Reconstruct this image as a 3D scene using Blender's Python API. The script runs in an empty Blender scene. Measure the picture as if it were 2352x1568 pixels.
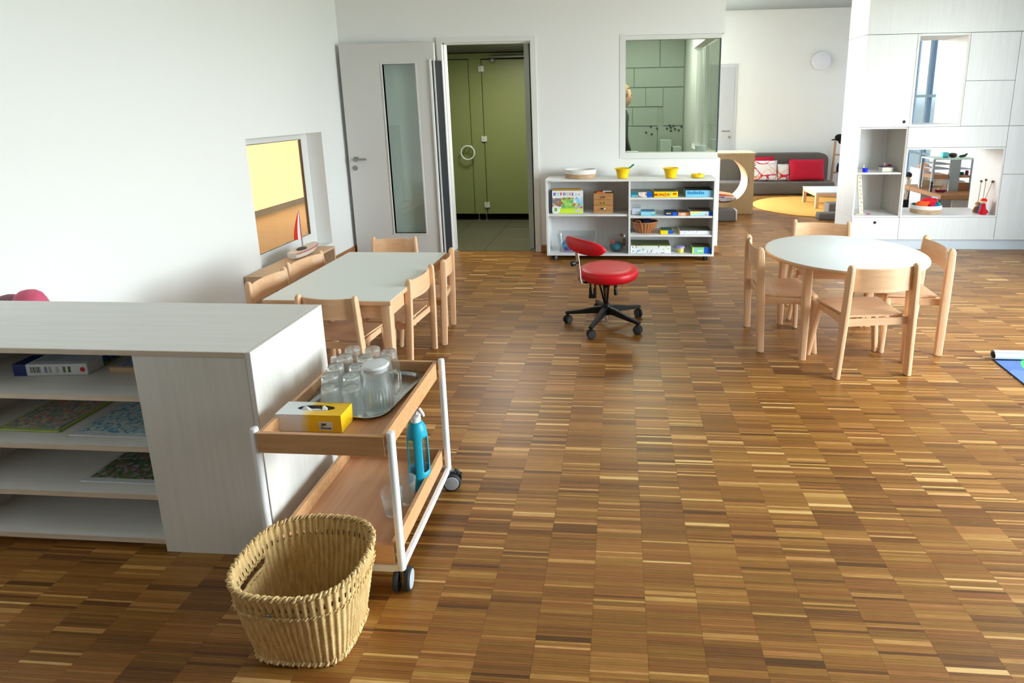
import bpy, bmesh, math, random
import numpy as np
from mathutils import Vector, Matrix
random.seed(7); rng = np.random.default_rng(11)
PI = math.pi
sc = bpy.context.scene
COL = sc.collection

# ------------------------------------------------------------------ camera
FPX, YAW, PIT, ROL, PX, PY, H = 1329.73, -.080981, .207029, .0152988, 1315.44, 519.93, 1.50
cy, sy, cp, sp = math.cos(YAW), math.sin(YAW), math.cos(PIT), math.sin(PIT)
FW = np.array([sy*cp, cy*cp, -sp]); _r = np.array([cy, -sy, 0.]); _d = np.cross(FW, _r)
RT = math.cos(ROL)*_r + math.sin(ROL)*_d
DN = -math.sin(ROL)*_r + math.cos(ROL)*_d
cd = bpy.data.cameras.new('camera'); cam = bpy.data.objects.new('camera', cd); COL.objects.link(cam)
cd.sensor_width = 36; cd.sensor_fit = 'HORIZONTAL'; cd.lens = FPX/2352*36
cd.shift_x = -(PX-1176)/2352; cd.shift_y = (PY-784)/2352
cd.clip_start = .05; cd.clip_end = 200
cam.matrix_world = Matrix(((RT[0], -DN[0], -FW[0], 0), (RT[1], -DN[1], -FW[1], 0), (RT[2], -DN[2], -FW[2], H), (0, 0, 0, 1)))
sc.camera = cam
CAM = np.array([0, 0, H])
def ray(u, v): return FW + RT*(u-PX)/FPX + DN*(v-PY)/FPX
def gz(u, v, z=0.): q = ray(u, v); return CAM + q*((z-H)/q[2])
def gy(u, v, Y): q = ray(u, v); return CAM + q*(Y/q[1])
def gx(u, v, X): q = ray(u, v); return CAM + q*(X/q[0])

# ------------------------------------------------------------------ sky, window light, exposure
sc.view_settings.view_transform = 'Standard'; sc.view_settings.look = 'None'
sc.view_settings.gamma = 1; sc.view_settings.use_curve_mapping = False
sc.cycles.max_bounces = 20; sc.cycles.transmission_bounces = 20; sc.cycles.transparent_max_bounces = 16
sc.view_settings.exposure = EXPOSURE = 1.92
w = bpy.data.worlds.new('sky'); sc.world = w; w.use_nodes = True
nt = w.node_tree; nt.nodes.clear()
out = nt.nodes.new('ShaderNodeOutputWorld'); bg = nt.nodes.new('ShaderNodeBackground')
tc = nt.nodes.new('ShaderNodeTexCoord'); sx = nt.nodes.new('ShaderNodeSeparateXYZ'); rp = nt.nodes.new('ShaderNodeValToRGB')
mr = nt.nodes.new('ShaderNodeMapRange'); mr.inputs[1].default_value = -.3; mr.inputs[2].default_value = 1
nt.links.new(tc.outputs['Generated'], sx.inputs[0]); nt.links.new(sx.outputs[2], mr.inputs[0]); nt.links.new(mr.outputs[0], rp.inputs[0])
e = rp.color_ramp.elements
e[0].position = 0; e[0].color = (.30, .32, .28, 1); e[1].position = 1; e[1].color = (.80, .91, 1.0, 1)
for p_, c_ in ((.22, (.36, .38, .34, 1)), (.25, (.92, .96, 1, 1)), (.5, (.88, .94, 1, 1))):
    k = e.new(p_); k.color = c_
nt.links.new(rp.outputs[0], bg.inputs[0]); bg.inputs[1].default_value = 9.0
nt.links.new(bg.outputs[0], out.inputs[0])
def portal(name, loc, rot, sx_, sy_):
    l = bpy.data.lights.new(name, 'AREA'); l.shape = 'RECTANGLE'; l.size = sx_; l.size_y = sy_
    l.cycles.is_portal = True
    o = bpy.data.objects.new(name, l); COL.objects.link(o); o.location = loc; o.rotation_euler = rot
    return o
RW = 4.6                       # right window wall
portal('window_portal', (RW+.12, 2.25, 1.45), (0, PI/2, 0), 2.54, 3.10)
portal('window_portal', (RW+.12, 4.95, 1.45), (0, PI/2, 0), 2.54, 1.70)
portal('window_portal', (RW+.12, 9.475, 1.45), (0, PI/2, 0), 2.54, .95)
def lamp(name, loc, power, size, col=(1, .93, .82), rot=(0, 0, 0)):
    l = bpy.data.lights.new(name, 'AREA'); l.shape = 'SQUARE'; l.size = size; l.energy = power; l.color = col
    o = bpy.data.objects.new(name, l); COL.objects.link(o); o.location = loc; o.rotation_euler = rot
    return o
lamp('corridor_fill', (-1.3, 6.35, 2.12), 7, .5)  # added fill light for the dim corridor, stands for no real fitting
lamp('office_fill', (.3, 7.0, 2.5), 12, .5, (.95, 1, .95))  # unseen fill added to lift the office behind the glass
lamp('kitchen_fill', (-4.2, 5.6, 2.4), 1.7, .8)  # made-up fill light that brightens the room behind the amber window

# ------------------------------------------------------------------ materials
def lin(c):
    if isinstance(c, str):
        c = c.lstrip('#'); c = [int(c[i:i+2], 16)/255 for i in (0, 2, 4)]
    return tuple(x/12.92 if x <= .04045 else ((x+.055)/1.055)**2.4 for x in c)+(1,)
MATS = {}
def mat(name, c, rough=.5, metal=0, var=.04, scale=6, bump=0, bscale=80, spec=.5, alpha=1, trans=0, ior=1.45, coat=0, sub=0):
    if name in MATS: return MATS[name]
    m = bpy.data.materials.new(name); m.use_nodes = True; n = m.node_tree; b = n.nodes['Principled BSDF']
    L = n.links.new
    b.inputs['Roughness'].default_value = rough; b.inputs['Metallic'].default_value = metal
    b.inputs['Specular IOR Level'].default_value = spec; b.inputs['IOR'].default_value = ior
    b.inputs['Transmission Weight'].default_value = trans; b.inputs['Coat Weight'].default_value = coat
    c1 = lin(c)
    if var:
        t = n.nodes.new('ShaderNodeTexCoord'); no = n.nodes.new('ShaderNodeTexNoise'); no.inputs['Scale'].default_value = scale
        L(t.outputs['Object'], no.inputs['Vector'])
        mx = n.nodes.new('ShaderNodeMixRGB'); mx.inputs[1].default_value = tuple(x*(1-var) for x in c1[:3])+(1,)
        mx.inputs[2].default_value = tuple(min(1, x*(1+var)) for x in c1[:3])+(1,)
        L(no.outputs['Fac'], mx.inputs[0]); L(mx.outputs[0], b.inputs['Base Color'])
    else: b.inputs['Base Color'].default_value = c1
    if bump:
        t2 = n.nodes.new('ShaderNodeTexCoord'); n2 = n.nodes.new('ShaderNodeTexNoise'); n2.inputs['Scale'].default_value = bscale
        bp = n.nodes.new('ShaderNodeBump'); bp.inputs['Strength'].default_value = bump; bp.inputs['Distance'].default_value = .004
        L(t2.outputs['Object'], n2.inputs['Vector']); L(n2.outputs['Fac'], bp.inputs['Height']); L(bp.outputs[0], b.inputs['Normal'])
    MATS[name] = m; return m
def wood(name, c1, c2, axis='x', scale=(1.6, 22, 22), rough=.45, coat=0, detail=4):
    if name in MATS: return MATS[name]
    m = bpy.data.materials.new(name); m.use_nodes = True; n = m.node_tree; b = n.nodes['Principled BSDF']; L = n.links.new
    b.inputs['Roughness'].default_value = rough; b.inputs['Coat Weight'].default_value = coat
    t = n.nodes.new('ShaderNodeTexCoord'); mp = n.nodes.new('ShaderNodeMapping')
    s = {'x': scale, 'y': (scale[1], scale[0], scale[2]), 'z': (scale[1], scale[2], scale[0])}[axis]
    mp.inputs['Scale'].default_value = s
    no = n.nodes.new('ShaderNodeTexNoise'); no.inputs['Scale'].default_value = 3; no.inputs['Detail'].default_value = detail
    no.inputs['Distortion'].default_value = .4
    r = n.nodes.new('ShaderNodeValToRGB'); r.color_ramp.elements[0].position = .3; r.color_ramp.elements[1].position = .72
    r.color_ramp.elements[0].color = lin(c1); r.color_ramp.elements[1].color = lin(c2)
    L(t.outputs['Object'], mp.inputs[0]); L(mp.outputs[0], no.inputs['Vector']); L(no.outputs['Fac'], r.inputs[0]); L(r.outputs[0], b.inputs['Base Color'])
    bp = n.nodes.new('ShaderNodeBump'); bp.inputs['Strength'].default_value = .04; bp.inputs['Distance'].default_value = .002
    L(no.outputs['Fac'], bp.inputs['Height']); L(bp.outputs[0], b.inputs['Normal'])
    MATS[name] = m; return m
def pattern(name, cols, scale, rough=.5, kind='VORONOI', base=None, thresh=.35):
    """printed picture: patches of colour"""
    if name in MATS: return MATS[name]
    m = bpy.data.materials.new(name); m.use_nodes = True; n = m.node_tree; b = n.nodes['Principled BSDF']; L = n.links.new
    b.inputs['Roughness'].default_value = rough
    t = n.nodes.new('ShaderNodeTexCoord'); v = n.nodes.new('ShaderNodeTexVoronoi'); v.inputs['Scale'].default_value = scale
    L(t.outputs['Object'], v.inputs['Vector'])
    r = n.nodes.new('ShaderNodeValToRGB'); r.color_ramp.interpolation = 'CONSTANT'
    el = r.color_ramp.elements
    while len(el) < len(cols): el.new(.5)
    for i, c in enumerate(cols): el[i].position = i/len(cols); el[i].color = lin(c)
    sp_ = n.nodes.new('ShaderNodeSeparateColor'); L(v.outputs['Color'], sp_.inputs[0]); L(sp_.outputs[0], r.inputs[0])
    if base:
        mx = n.nodes.new('ShaderNodeMixRGB'); ma = n.nodes.new('ShaderNodeMath'); ma.operation = 'LESS_THAN'; ma.inputs[1].default_value = thresh
        L(v.outputs['Distance'], ma.inputs[0]); L(ma.outputs[0], mx.inputs[0]); mx.inputs[1].default_value = lin(base)
        L(r.outputs[0], mx.inputs[2]); L(mx.outputs[0], b.inputs['Base Color'])
    else: L(r.outputs[0], b.inputs['Base Color'])
    MATS[name] = m; return m
def glassmat(name, c=(1, 1, 1), rough=0.0, thin=True, tint=.08):
    if name in MATS: return MATS[name]
    m = bpy.data.materials.new(name); m.use_nodes = True; n = m.node_tree; n.nodes.clear(); L = n.links.new
    o = n.nodes.new('ShaderNodeOutputMaterial'); tr = n.nodes.new('ShaderNodeBsdfTransparent'); gl = n.nodes.new('ShaderNodeBsdfGlossy')
    tr.inputs[0].default_value = c+(1,) if len(c) == 3 else c
    gl.inputs['Roughness'].default_value = rough; mx = n.nodes.new('ShaderNodeMixShader'); fr = n.nodes.new('ShaderNodeFresnel'); fr.inputs[0].default_value = 1.45
    ma = n.nodes.new('ShaderNodeMath'); ma.operation = 'MULTIPLY_ADD'; ma.inputs[1].default_value = 1.0; ma.inputs[2].default_value = tint
    ge = n.nodes.new('ShaderNodeNewGeometry'); bf = n.nodes.new('ShaderNodeMath'); bf.operation = 'SUBTRACT'; bf.inputs[0].default_value = 1
    pr = n.nodes.new('ShaderNodeMath'); pr.operation = 'MULTIPLY'; L(ge.outputs['Backfacing'], bf.inputs[1]); L(ma.outputs[0], pr.inputs[0]); L(bf.outputs[0], pr.inputs[1])
    L(fr.outputs[0], ma.inputs[0]); L(pr.outputs[0], mx.inputs[0]); L(tr.outputs[0], mx.inputs[1]); L(gl.outputs[0], mx.inputs[2]); L(mx.outputs[0], o.inputs[0])
    MATS[name] = m; return m

WALL = mat('white_wall_paint', (.93, .93, .925), .75, var=.008, scale=2, bump=.03, bscale=160, spec=.3)
CEIL = mat('white_ceiling', (.90, .90, .89), .85, var=.01, spec=.2)
FRAME = mat('white_lacquer', (.90, .90, .89), .35, var=.01)
DOORM = mat('pale_grey_door', (.82, .815, .805), .4, var=.012)
LAM = wood('white_ash_laminate', (.865, .86, .853), (.89, .888, .883), 'z', (.8, 16, 16), .38)
LAMX = wood('white_ash_laminate_flat', (.86, .855, .85), (.885, .883, .88), 'x', (.8, 16, 16), .38)
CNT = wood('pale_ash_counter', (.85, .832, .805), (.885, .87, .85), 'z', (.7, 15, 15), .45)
CNTX = wood('pale_ash_counter_flat', (.865, .86, .845), (.89, .89, .88), 'x', (.7, 15, 15), .42)
EDGE = wood('ash_edge_band', (.78, .70, .61), (.83, .76, .68), 'x', (.8, 20, 20), .45)
BEECH = wood('beech_wood', (.86, .685, .53), (.905, .75, .60), 'z', (1.2, 20, 20), .4)
BEECHX = wood('beech_wood_crosswise', (.85, .67, .51), (.90, .74, .585), 'x', (1.2, 20, 20), .4)
TOPM = mat('pale_grey_table_laminate', (.895, .91, .895), .42, var=.01)
WTOP = mat('white_table_laminate', (.90, .915, .92), .38, var=.01)
TRAYW = wood('oiled_beech_tray', (.76, .56, .385), (.83, .64, .455), 'x', (1.2, 18, 18), .4)
WHT = mat('white_powder_coat', (.92, .92, .93), .35, var=.01)
RED = mat('red_leatherette', (.80, .03, .115), .38, var=.05, bump=.04, bscale=140)
BLK = mat('black_plastic', (.06, .065, .07), .45, var=.05)
RUB = mat('dark_rubber', (.12, .125, .135), .6, var=.05)
GREYW = mat('pale_grey_wheel', (.68, .70, .73), .4, var=.02)
CHR = mat('chrome', (.82, .82, .83), .12, 1, var=.01)
STEEL = mat('brushed_steel', (.74, .74, .73), .17, 1, var=.03)
NICK = mat('satin_nickel', (.58, .58, .56), .35, 1, var=.02)
OAKB = wood('oak_baseboard', (.60, .40, .24), (.70, .49, .31), 'x', (1.2, 22, 22), .45)
YEL = mat('yellow_plastic', (.97, .80, .05), .4, var=.02)
GRN = mat('green_plastic', (.10, .56, .38), .4, var=.02)
GREEN = mat('olive_green_laminate', (.50, .54, .33), .42, var=.02)
DARK = mat('deep_black', (.02, .022, .028), .6, var=.02)
NAVY = mat('black_blind', (.045, .06, .085), .55, var=.05)
BLUE = mat('royal_blue_print', (.03, .35, .80), .45, var=.02)
WHITE = mat('white_card', (.92, .92, .92), .5, var=.01)
CYAN = mat('light_blue_card', (.50, .78, .92), .45, var=.03)
GREY = mat('taupe_upholstery', (.40, .375, .355), .85, var=.06, bump=.1, bscale=200)
CRIM = mat('crimson_cushion_cloth', (.72, .02, .18), .8, var=.06, bump=.1, bscale=200)
MAPLE = wood('light_maple_ply', (.82, .69, .50), (.88, .76, .58), 'z', (1, 16, 16), .5)
PANE = glassmat('clear_pane', (.94, .975, .965), tint=.02)
PANES = glassmat('dimming_pane', (.20, .225, .25), tint=.03)  # made-up dark tint that cuts the daylight through these windows
PANEG = glassmat('grey_green_pane', (.68, .71, .64), tint=.02)
PANEY = glassmat('amber_pane', (.97, .83, .68), tint=.03)
CLEAR = glassmat('clear_plastic', (.96, .975, .985), .08, tint=.10)
def tumbler_mat():
    m = bpy.data.materials.new('tumbler_glass'); m.use_nodes = True; n = m.node_tree; n.nodes.clear(); L = n.links.new
    o = n.nodes.new('ShaderNodeOutputMaterial'); g = n.nodes.new('ShaderNodeBsdfGlass'); g.inputs['IOR'].default_value = 1.42; g.inputs['Roughness'].default_value = .01; g.inputs[0].default_value = (.985, .995, .995, 1)
    t = n.nodes.new('ShaderNodeBsdfTransparent'); t.inputs[0].default_value = (.98, .99, .99, 1); a = n.nodes.new('ShaderNodeMixShader'); a.inputs[0].default_value = .22; tl = n.nodes.new('ShaderNodeBsdfTranslucent'); tl.inputs[0].default_value = (.9, .95, .97, 1); a2 = n.nodes.new('ShaderNodeMixShader'); a2.inputs[0].default_value = .075
    L(g.outputs[0], a.inputs[1]); L(t.outputs[0], a.inputs[2]); L(a.outputs[0], a2.inputs[1]); L(tl.outputs[0], a2.inputs[2]); L(a2.outputs[0], o.inputs[0]); return m
GLASS = tumbler_mat()
WATER = glassmat('water', (.90, .95, .96), .03, tint=.06)
INK = mat('black_ink', (.06, .06, .07), .6, var=.02)

# ------------------------------------------------------------------ mesh builder
class MB:
    def __init__(s): s.bm = bmesh.new()
    def add(s, verts, faces):
        vs = [s.bm.verts.new(v) for v in verts]
        for f in faces:
            try: s.bm.faces.new([vs[i] for i in f])
            except ValueError: pass
        return s
    def box(s, x0, x1, y0, y1, z0, z1, b=0, seg=1):
        x0, x1 = sorted((x0, x1)); y0, y1 = sorted((y0, y1)); z0, z1 = sorted((z0, z1))
        r = bmesh.ops.create_cube(s.bm, size=1)
        for v in r['verts']:
            v.co = Vector(((x0+x1)/2+v.co.x*(x1-x0), (y0+y1)/2+v.co.y*(y1-y0), (z0+z1)/2+v.co.z*(z1-z0)))
        if b:
            ed = list({e for v in r['verts'] for e in v.link_edges})
            bmesh.ops.bevel(s.bm, geom=ed, offset=b, segments=seg, affect='EDGES', profile=.5)
        return s
    def loft(s, rings, close=True, cap=True):
        n = len(rings[0]); vs = [[s.bm.verts.new(p) for p in r] for r in rings]
        for a, b in zip(vs[:-1], vs[1:]):
            for i in range(n if close else n-1):
                j = (i+1) % n
                s.bm.faces.new((a[i], a[j], b[j], b[i]))
        if cap:
            s.bm.faces.new(vs[0][::-1]); s.bm.faces.new(vs[-1])
        return s
    def tube(s, pts, r, n=10, closed=False, cap=True):
        P = [Vector(p) for p in pts]; m = len(P); rings = []; up = None
        rr = r if isinstance(r, (list, tuple)) else [r]*m
        for i, p in enumerate(P):
            if closed: t = P[(i+1) % m]-P[i-1]
            else: t = P[min(i+1, m-1)]-P[max(i-1, 0)]
            t.normalize()
            if up is None: up = Vector((0, 0, 1)) if abs(t.z) < .9 else Vector((1, 0, 0))
            a = up-t*up.dot(t)
            if a.length < 1e-6: a = t.orthogonal()
            a.normalize(); up = a; b = t.cross(a)
            rings.append([p+(a*math.cos(2*PI*k/n)+b*math.sin(2*PI*k/n))*rr[i] for k in range(n)])
        if closed: rings.append(rings[0]); return s.loft_closed(rings[:-1])
        return s.loft(rings, True, cap)
    def loft_closed(s, rings):
        n = len(rings[0]); vs = [[s.bm.verts.new(p) for p in r] for r in rings]; m = len(vs)
        for k in range(m):
            a, b = vs[k], vs[(k+1) % m]
            for i in range(n):
                j = (i+1) % n; s.bm.faces.new((a[i], a[j], b[j], b[i]))
        return s
    def cyl(s, p0, p1, r0, r1=None, n=20): return s.tube([p0, p1], [r0, r0 if r1 is None else r1], n)
    def lathe(s, prof, c=(0, 0, 0), n=32, sx=1, sy=1):
        rings = [[(c[0]+r*sx*math.cos(2*PI*k/n), c[1]+r*sy*math.sin(2*PI*k/n), c[2]+z) for k in range(n)] for r, z in prof]
        return s.loft(rings, True, True)
    def prism(s, pts, axis, a0, a1):
        f = {'x': lambda p, a: (a, p[0], p[1]), 'y': lambda p, a: (p[0], a, p[1]), 'z': lambda p, a: (p[0], p[1], a)}[axis]
        return s.loft([[f(p, a0) for p in pts], [f(p, a1) for p in pts]])
    def ball(s, c, rx, ry=None, rz=None, n=16):
        ry = ry or rx; rz = rz or rx
        r = bmesh.ops.create_uvsphere(s.bm, u_segments=n, v_segments=max(6, n//2), radius=1)
        for v in r['verts']: v.co = Vector((c[0]+v.co.x*rx, c[1]+v.co.y*ry, c[2]+v.co.z*rz))
        return s
    def xf(s, M):
        for v in s.bm.verts: v.co = M @ v.co
        return s
    def build(s, name, m, parent=None, ang=35, local=False, kind=None):
        """coordinates are world ones unless local=True; the mesh is moved into its parent's frame"""
        bmesh.ops.recalc_face_normals(s.bm, faces=s.bm.faces)
        if not local and parent is not None:
            I = world_of(parent).inverted()
            for v in s.bm.verts: v.co = I @ v.co
        me = bpy.data.meshes.new(name); s.bm.to_mesh(me); s.bm.free()
        for p in me.polygons: p.use_smooth = True
        me.set_sharp_from_angle(angle=math.radians(ang))
        if not isinstance(m, (list, tuple)): m = [m]
        for q in m: me.materials.append(q)
        o = bpy.data.objects.new(name, me); COL.objects.link(o)
        if parent is not None: o.parent = parent
        if kind: o['kind'] = kind
        return o
def world_of(o):
    M = Matrix.LocRotScale(o.location, o.rotation_euler, o.scale)
    return world_of(o.parent) @ M if o.parent else M
def tag(o, label, cat, group=None):
    o['label'] = label; o['category'] = cat
    if group: o['group'] = group
    return o
def thing(name, label, cat, loc=(0, 0, 0), rz=0, group=None, sc_=1):
    o = bpy.data.objects.new(name, None); COL.objects.link(o); o.empty_display_size = .1
    o.location = tuple(float(x) for x in loc); o.rotation_euler = (0, 0, rz); o.scale = (sc_,)*3
    return tag(o, label, cat, group)
def group_empty(name, loc=(0, 0, 0)):
    o = bpy.data.objects.new(name, None); COL.objects.link(o); o.location = loc; o['kind'] = 'structure'; return o
def copy_tree(o, parent=None):
    c = o.copy(); COL.objects.link(c)
    if parent: c.parent = parent
    for ch in list(o.children): copy_tree(ch, c)
    return c
def place(src, loc, rz, label, group=None, scl=1):
    c = copy_tree(src); c.location = tuple(loc); c.rotation_euler = (0, 0, rz); c.scale = (scl,)*3; c['label'] = label
    if group: c['group'] = group
    return c
def text(body, size, M, m, parent, name='lettering', ext=.0006, bold=False):
    cu = bpy.data.curves.new('txt', 'FONT'); cu.body = body; cu.size = size; cu.extrude = ext; cu.align_x = 'CENTER'; cu.align_y = 'CENTER'
    if bold: cu.offset = size*.018
    ob = bpy.data.objects.new('txt', cu); COL.objects.link(ob)
    me = bpy.data.meshes.new_from_object(ob); bpy.data.objects.remove(ob); bpy.data.curves.remove(cu)
    me.transform(world_of(parent).inverted() @ M if parent else M); me.materials.clear(); me.materials.append(m)
    o = bpy.data.objects.new(name, me); COL.objects.link(o); o.name = name
    if parent: o.parent = parent
    return o
def facing_cam(x, y, z):  # text standing in the XZ plane, read from -Y
    return Matrix.Translation((x, y, z)) @ Matrix.Rotation(PI/2, 4, 'X')

# ================================================================== THE ROOM
WX, YB, CZ, YF, YR = -2.80, 5.85, 3.0, 10.3, -2.4
def st(name, mb, m, parent=None):
    o = mb.build(name, m, parent)
    if parent is None: o['kind'] = 'structure'
    return o
# niche window measurements on the left wall
nt0 = gx(563, 320, WX); nb0 = gx(590, 608, WX); nt1 = gx(737, 297, WX); nb1 = gx(763, 548, WX)
NY0, NY1, NZ0, NZ1 = nt0[1], (nt1[1]+nb1[1])/2, .215, 1.285
XG = WX-.15
ga, gb, gc, gd = gx(565, 334, XG), gx(595, 586, XG), gx(692, 318, XG), gx(713, 538, XG)
GY0, GY1, GZ0, GZ1 = (ga[1]+gb[1])/2, (gc[1]+gd[1])/2, (gb[2]+gd[2])/2, (ga[2]+gc[2])/2

# left wall with the niche
m = MB(); T = .22
m.box(WX-T, WX, YR, NY0, 0, CZ).box(WX-T, WX, NY1, YB, 0, CZ).box(WX-T, WX, NY0, NY1, 0, NZ0).box(WX-T, WX, NY0, NY1, NZ1, CZ)
st('wall_left', m, WALL)
wn = group_empty('window_2', (XG, (GY0+GY1)/2, GZ0))
m = MB(); f = XG-.03
for a in ((NY0+.002, GY0, NZ0+.002, NZ1-.002), (GY1, NY1-.002, NZ0+.002, NZ1-.002), (GY0, GY1, NZ0+.002, GZ0), (GY0, GY1, GZ1, NZ1-.002)): m.box(f, XG, *a)
m.build('window_frame', FRAME, wn)
MB().box(XG-.022, XG-.016, GY0-.001, GY1+.001, GZ0-.001, GZ1+.001).build('pane', PANEY, wn)
m = MB()
for a in ((GY0, GY0+.006, GZ0, GZ1), (GY1-.006, GY1, GZ0, GZ1), (GY0, GY1, GZ0, GZ0+.006), (GY0, GY1, GZ1-.006, GZ1)): m.box(XG-.014, XG-.002, *a)
m.build('glazing_seal', NICK, wn)

# back wall with doorway and corner window
DX0, DX1, DZ = -1.745, -.862, 2.118
OX0, OX1, OZ0, OZ1 = .03, .972, .99, 2.125
m = MB(); B1 = YB+.12
m.box(WX-.22, DX0-.02, YB, B1, 0, CZ).box(DX0-.02, DX1+.02, YB, B1, DZ+.02, CZ).box(DX1+.02, OX0, YB, B1, 0, CZ)
m.box(OX0, 1.003, YB, B1, 0, OZ0-.03).box(OX0, 1.003, YB, B1, OZ1+.02, CZ)
m.box(.90, 1.0, B1, 8.2, 0, OZ0-.03).box(.90, 1.0, B1, 8.2, OZ1+.02, CZ).box(.90, 1.0, 7.35, 8.2, OZ0-.03, OZ1+.02)
st('wall_back', m, WALL)
wo = group_empty('window_1', (.5, YB, OZ0))
m = MB(); a0, a1 = gy(1437, 200, YB)[0], gy(1651, 200, YB)[0]; g0, g1 = 1.022, 2.102
m.box(.008, a0, YB-.004, YB+.10, OZ0-.028, OZ1+.035).box(a0, a1+.012, YB-.004, YB+.10, OZ0-.028, g0).box(a0, a1+.012, YB-.004, YB+.10, g1, OZ1+.018)
m.build('window_frame', FRAME, wo)
MB().box(a0-.001, a1, YB+.02, YB+.028, g0-.001, g1+.001).build('pane', PANEG, wo)
MB().box(a1, a1+.012, YB+.012, YB+.03, g0, g1).build('corner_seal', mat('slate_seal', (.26, .30, .33), .4), wo)
MB().box(a1, a1+.008, YB+.03, 7.35, g0, g1).build('pane', PANE, wo)
m = MB().box(.93, .985, 7.28, 7.35, g0, g1).box(.935, .975, 6.62, 6.65, g0, g1); m.build('window_frame', FRAME, wo)

# office behind the glass
m = MB(); m.box(-.9, .90, 8.2, 8.3, 0, 2.75); m.box(-.95, -.9, B1, 8.3, 0, 2.75)
wof = st('wall_office', m, mat('office_wall_paint', (.64, .68, .64), .7, var=.01))
for (x0, x1, z0, z1) in ((-.85, .55, 1.98, 2.6), (.56, .88, 1.98, 2.6), (-.85, .20, 1.72, 1.97), (.21, .88, 1.72, 1.97), (-.85, .36, 1.46, 1.71), (.37, .60, 1.46, 1.71), (-.85, .18, 1.20, 1.45), (.19, .53, 1.20, 1.45), (.61, .88, 1.20, 1.71), (-.85, .53, .80, 1.19), (.54, .88, .80, 1.19)):
    MB().box(x0, x1, 8.184, 8.2, z0, z1, .003).build('wall_panel', mat('office_panel', (.66, .70, .66), .45, var=.01), wof)
st('ceiling_office', MB().box(-.95, .90, B1, 8.3, 2.75, 2.8), CEIL)

# corridor with green cubicles
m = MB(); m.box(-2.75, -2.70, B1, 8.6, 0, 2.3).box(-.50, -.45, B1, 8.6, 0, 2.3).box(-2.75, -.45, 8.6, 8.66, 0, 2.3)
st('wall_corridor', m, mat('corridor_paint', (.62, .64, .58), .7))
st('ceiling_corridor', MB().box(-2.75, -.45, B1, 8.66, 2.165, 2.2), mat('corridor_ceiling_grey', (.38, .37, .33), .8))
fc = st('floor_corridor', MB().box(-2.70, -.50, YB+.02, 8.6, -.03, -.006), mat('tile_joint', (.22, .23, .20), .8))
tm = mat('corridor_tile', (.36, .36, .28), .45, var=.06, scale=3)
TX = [-2.70, -2.24, -1.93, -1.43, -.93, -.50]
ys = YB+.02
for j in range(5):
    for i in range(len(TX)-1):
        MB().box(TX[i]+.002, TX[i+1]-.002, ys+j*.55+.002, min(8.6, ys+(j+1)*.55)-.002, -.006, 0, .001).build('floor_tile', tm, fc)
YP = 7.5
part_ = thing('toilet_partition', 'olive green cubicle partition standing on feet beyond the open doorway', 'partition', (-1.6, YP, 0))
def gp(u, v): q = gy(u, v, YP); return q[0], q[2]
xl, xr = -1.915, -1.745
zb, zt = .092, 2.155
MB().box(-2.69, -.51, YP, YP+.028, 2.09, zt).build('head_rail', GREEN, part_)
MB().box(xl+.004, xr-.004, YP, YP+.028, zb, 2.088, .001).build('pilaster', GREEN, part_)
d1 = MB().box(-2.69, xl-.004, YP, YP+.028, zb, 2.08, .002).build('door', GREEN, part_)
d2 = MB().box(xr+.004, -.51, YP, YP+.028, zb, 2.075, .002).build('door', GREEN, part_)
PUL = mat('pale_green_pull', (.82, .88, .82), .35)
for d, u, v in ((d1, 1074, 351), (d2, 1237, 350)):
    q = gy(u, v, YP-.1); c = (q[0], YP-.09, q[2])
    m = MB(); m.tube([(c[0]+.088*math.cos(t), c[1], c[2]+.088*math.sin(t)) for t in np.linspace(0, 2*PI, 33)[:-1]], .0105, 10, True)
    for s in (-1, 1): m.cyl((c[0]+.03*s, YP, c[2]+.083), (c[0]+.03*s, c[1], c[2]+.083), .008)
    m.build('ring_handle', PUL, d)
HG = mat('hinge_white', (.80, .82, .78), .4)
for u, v in ((1106, 158), (1113, 319), (1120, 470)):
    x, z = gp(u, v); MB().box(xr-.036, xr+.036, YP-.02, YP, z-.036, z+.036, .004).cyl((xr, YP-.022, z-.036), (xr, YP-.022, z+.036), .01).build('hinge', HG, part_)
q0, q1 = gp(1126, 131), gp(1208, 129)
clo = MB().box(q0[0], q1[0], YP-.05, YP-.001, q0[1]-.012, q0[1]+.012, .004).build('door_closer', NICK, part_)
MB().box(q0[0]+.005, q0[0]+.06, YP-.045, YP-.001, q0[1]-.07, q0[1]-.02, .006).build('closer_arm', NICK, clo)
for x in (xl+.05, xr-.02): MB().cyl((x, YP+.014, .012), (x, YP+.014, zb), .009).lathe([(.026, 0), (.026, .008), (.012, .02)], (x, YP+.014, 0)).build('foot', NICK, part_)

# door frame and open leaf
dr = group_empty('door_1', (-1.3, YB, 0))
m = MB(); y0, y1 = YB-.014, B1
m.box(DX1, DX1+.052, y0, y1, 0, DZ+.05).box(DX0-.052, DX0, y0, y1, 0, DZ+.05).box(DX0, DX1, y0, y1, DZ, DZ+.05)
m.box(DX1-.012, DX1, y0+.045, y1, 0, DZ).box(DX0, DX0+.012, y0+.045, y1, 0, DZ).box(DX0, DX1, y0+.045, y1, DZ-.012, DZ)
m.build('door_frame', FRAME, dr)
LX0, LX1, LZ = -2.755, -1.80, 2.115; LY = 5.745
GXa, GXb, Za, Zb = -2.327, -1.995, .215, 1.918
m = MB()
for a in ((LX0, GXa, .008, LZ), (GXb, LX1, .008, LZ), (GXa, GXb, .008, Za), (GXa, GXb, Zb, LZ)): m.box(a[0], a[1], LY, LY+.042, a[2], a[3])
leaf = m.build('door_leaf', DOORM, dr)
m = MB(); t = .016
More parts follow.
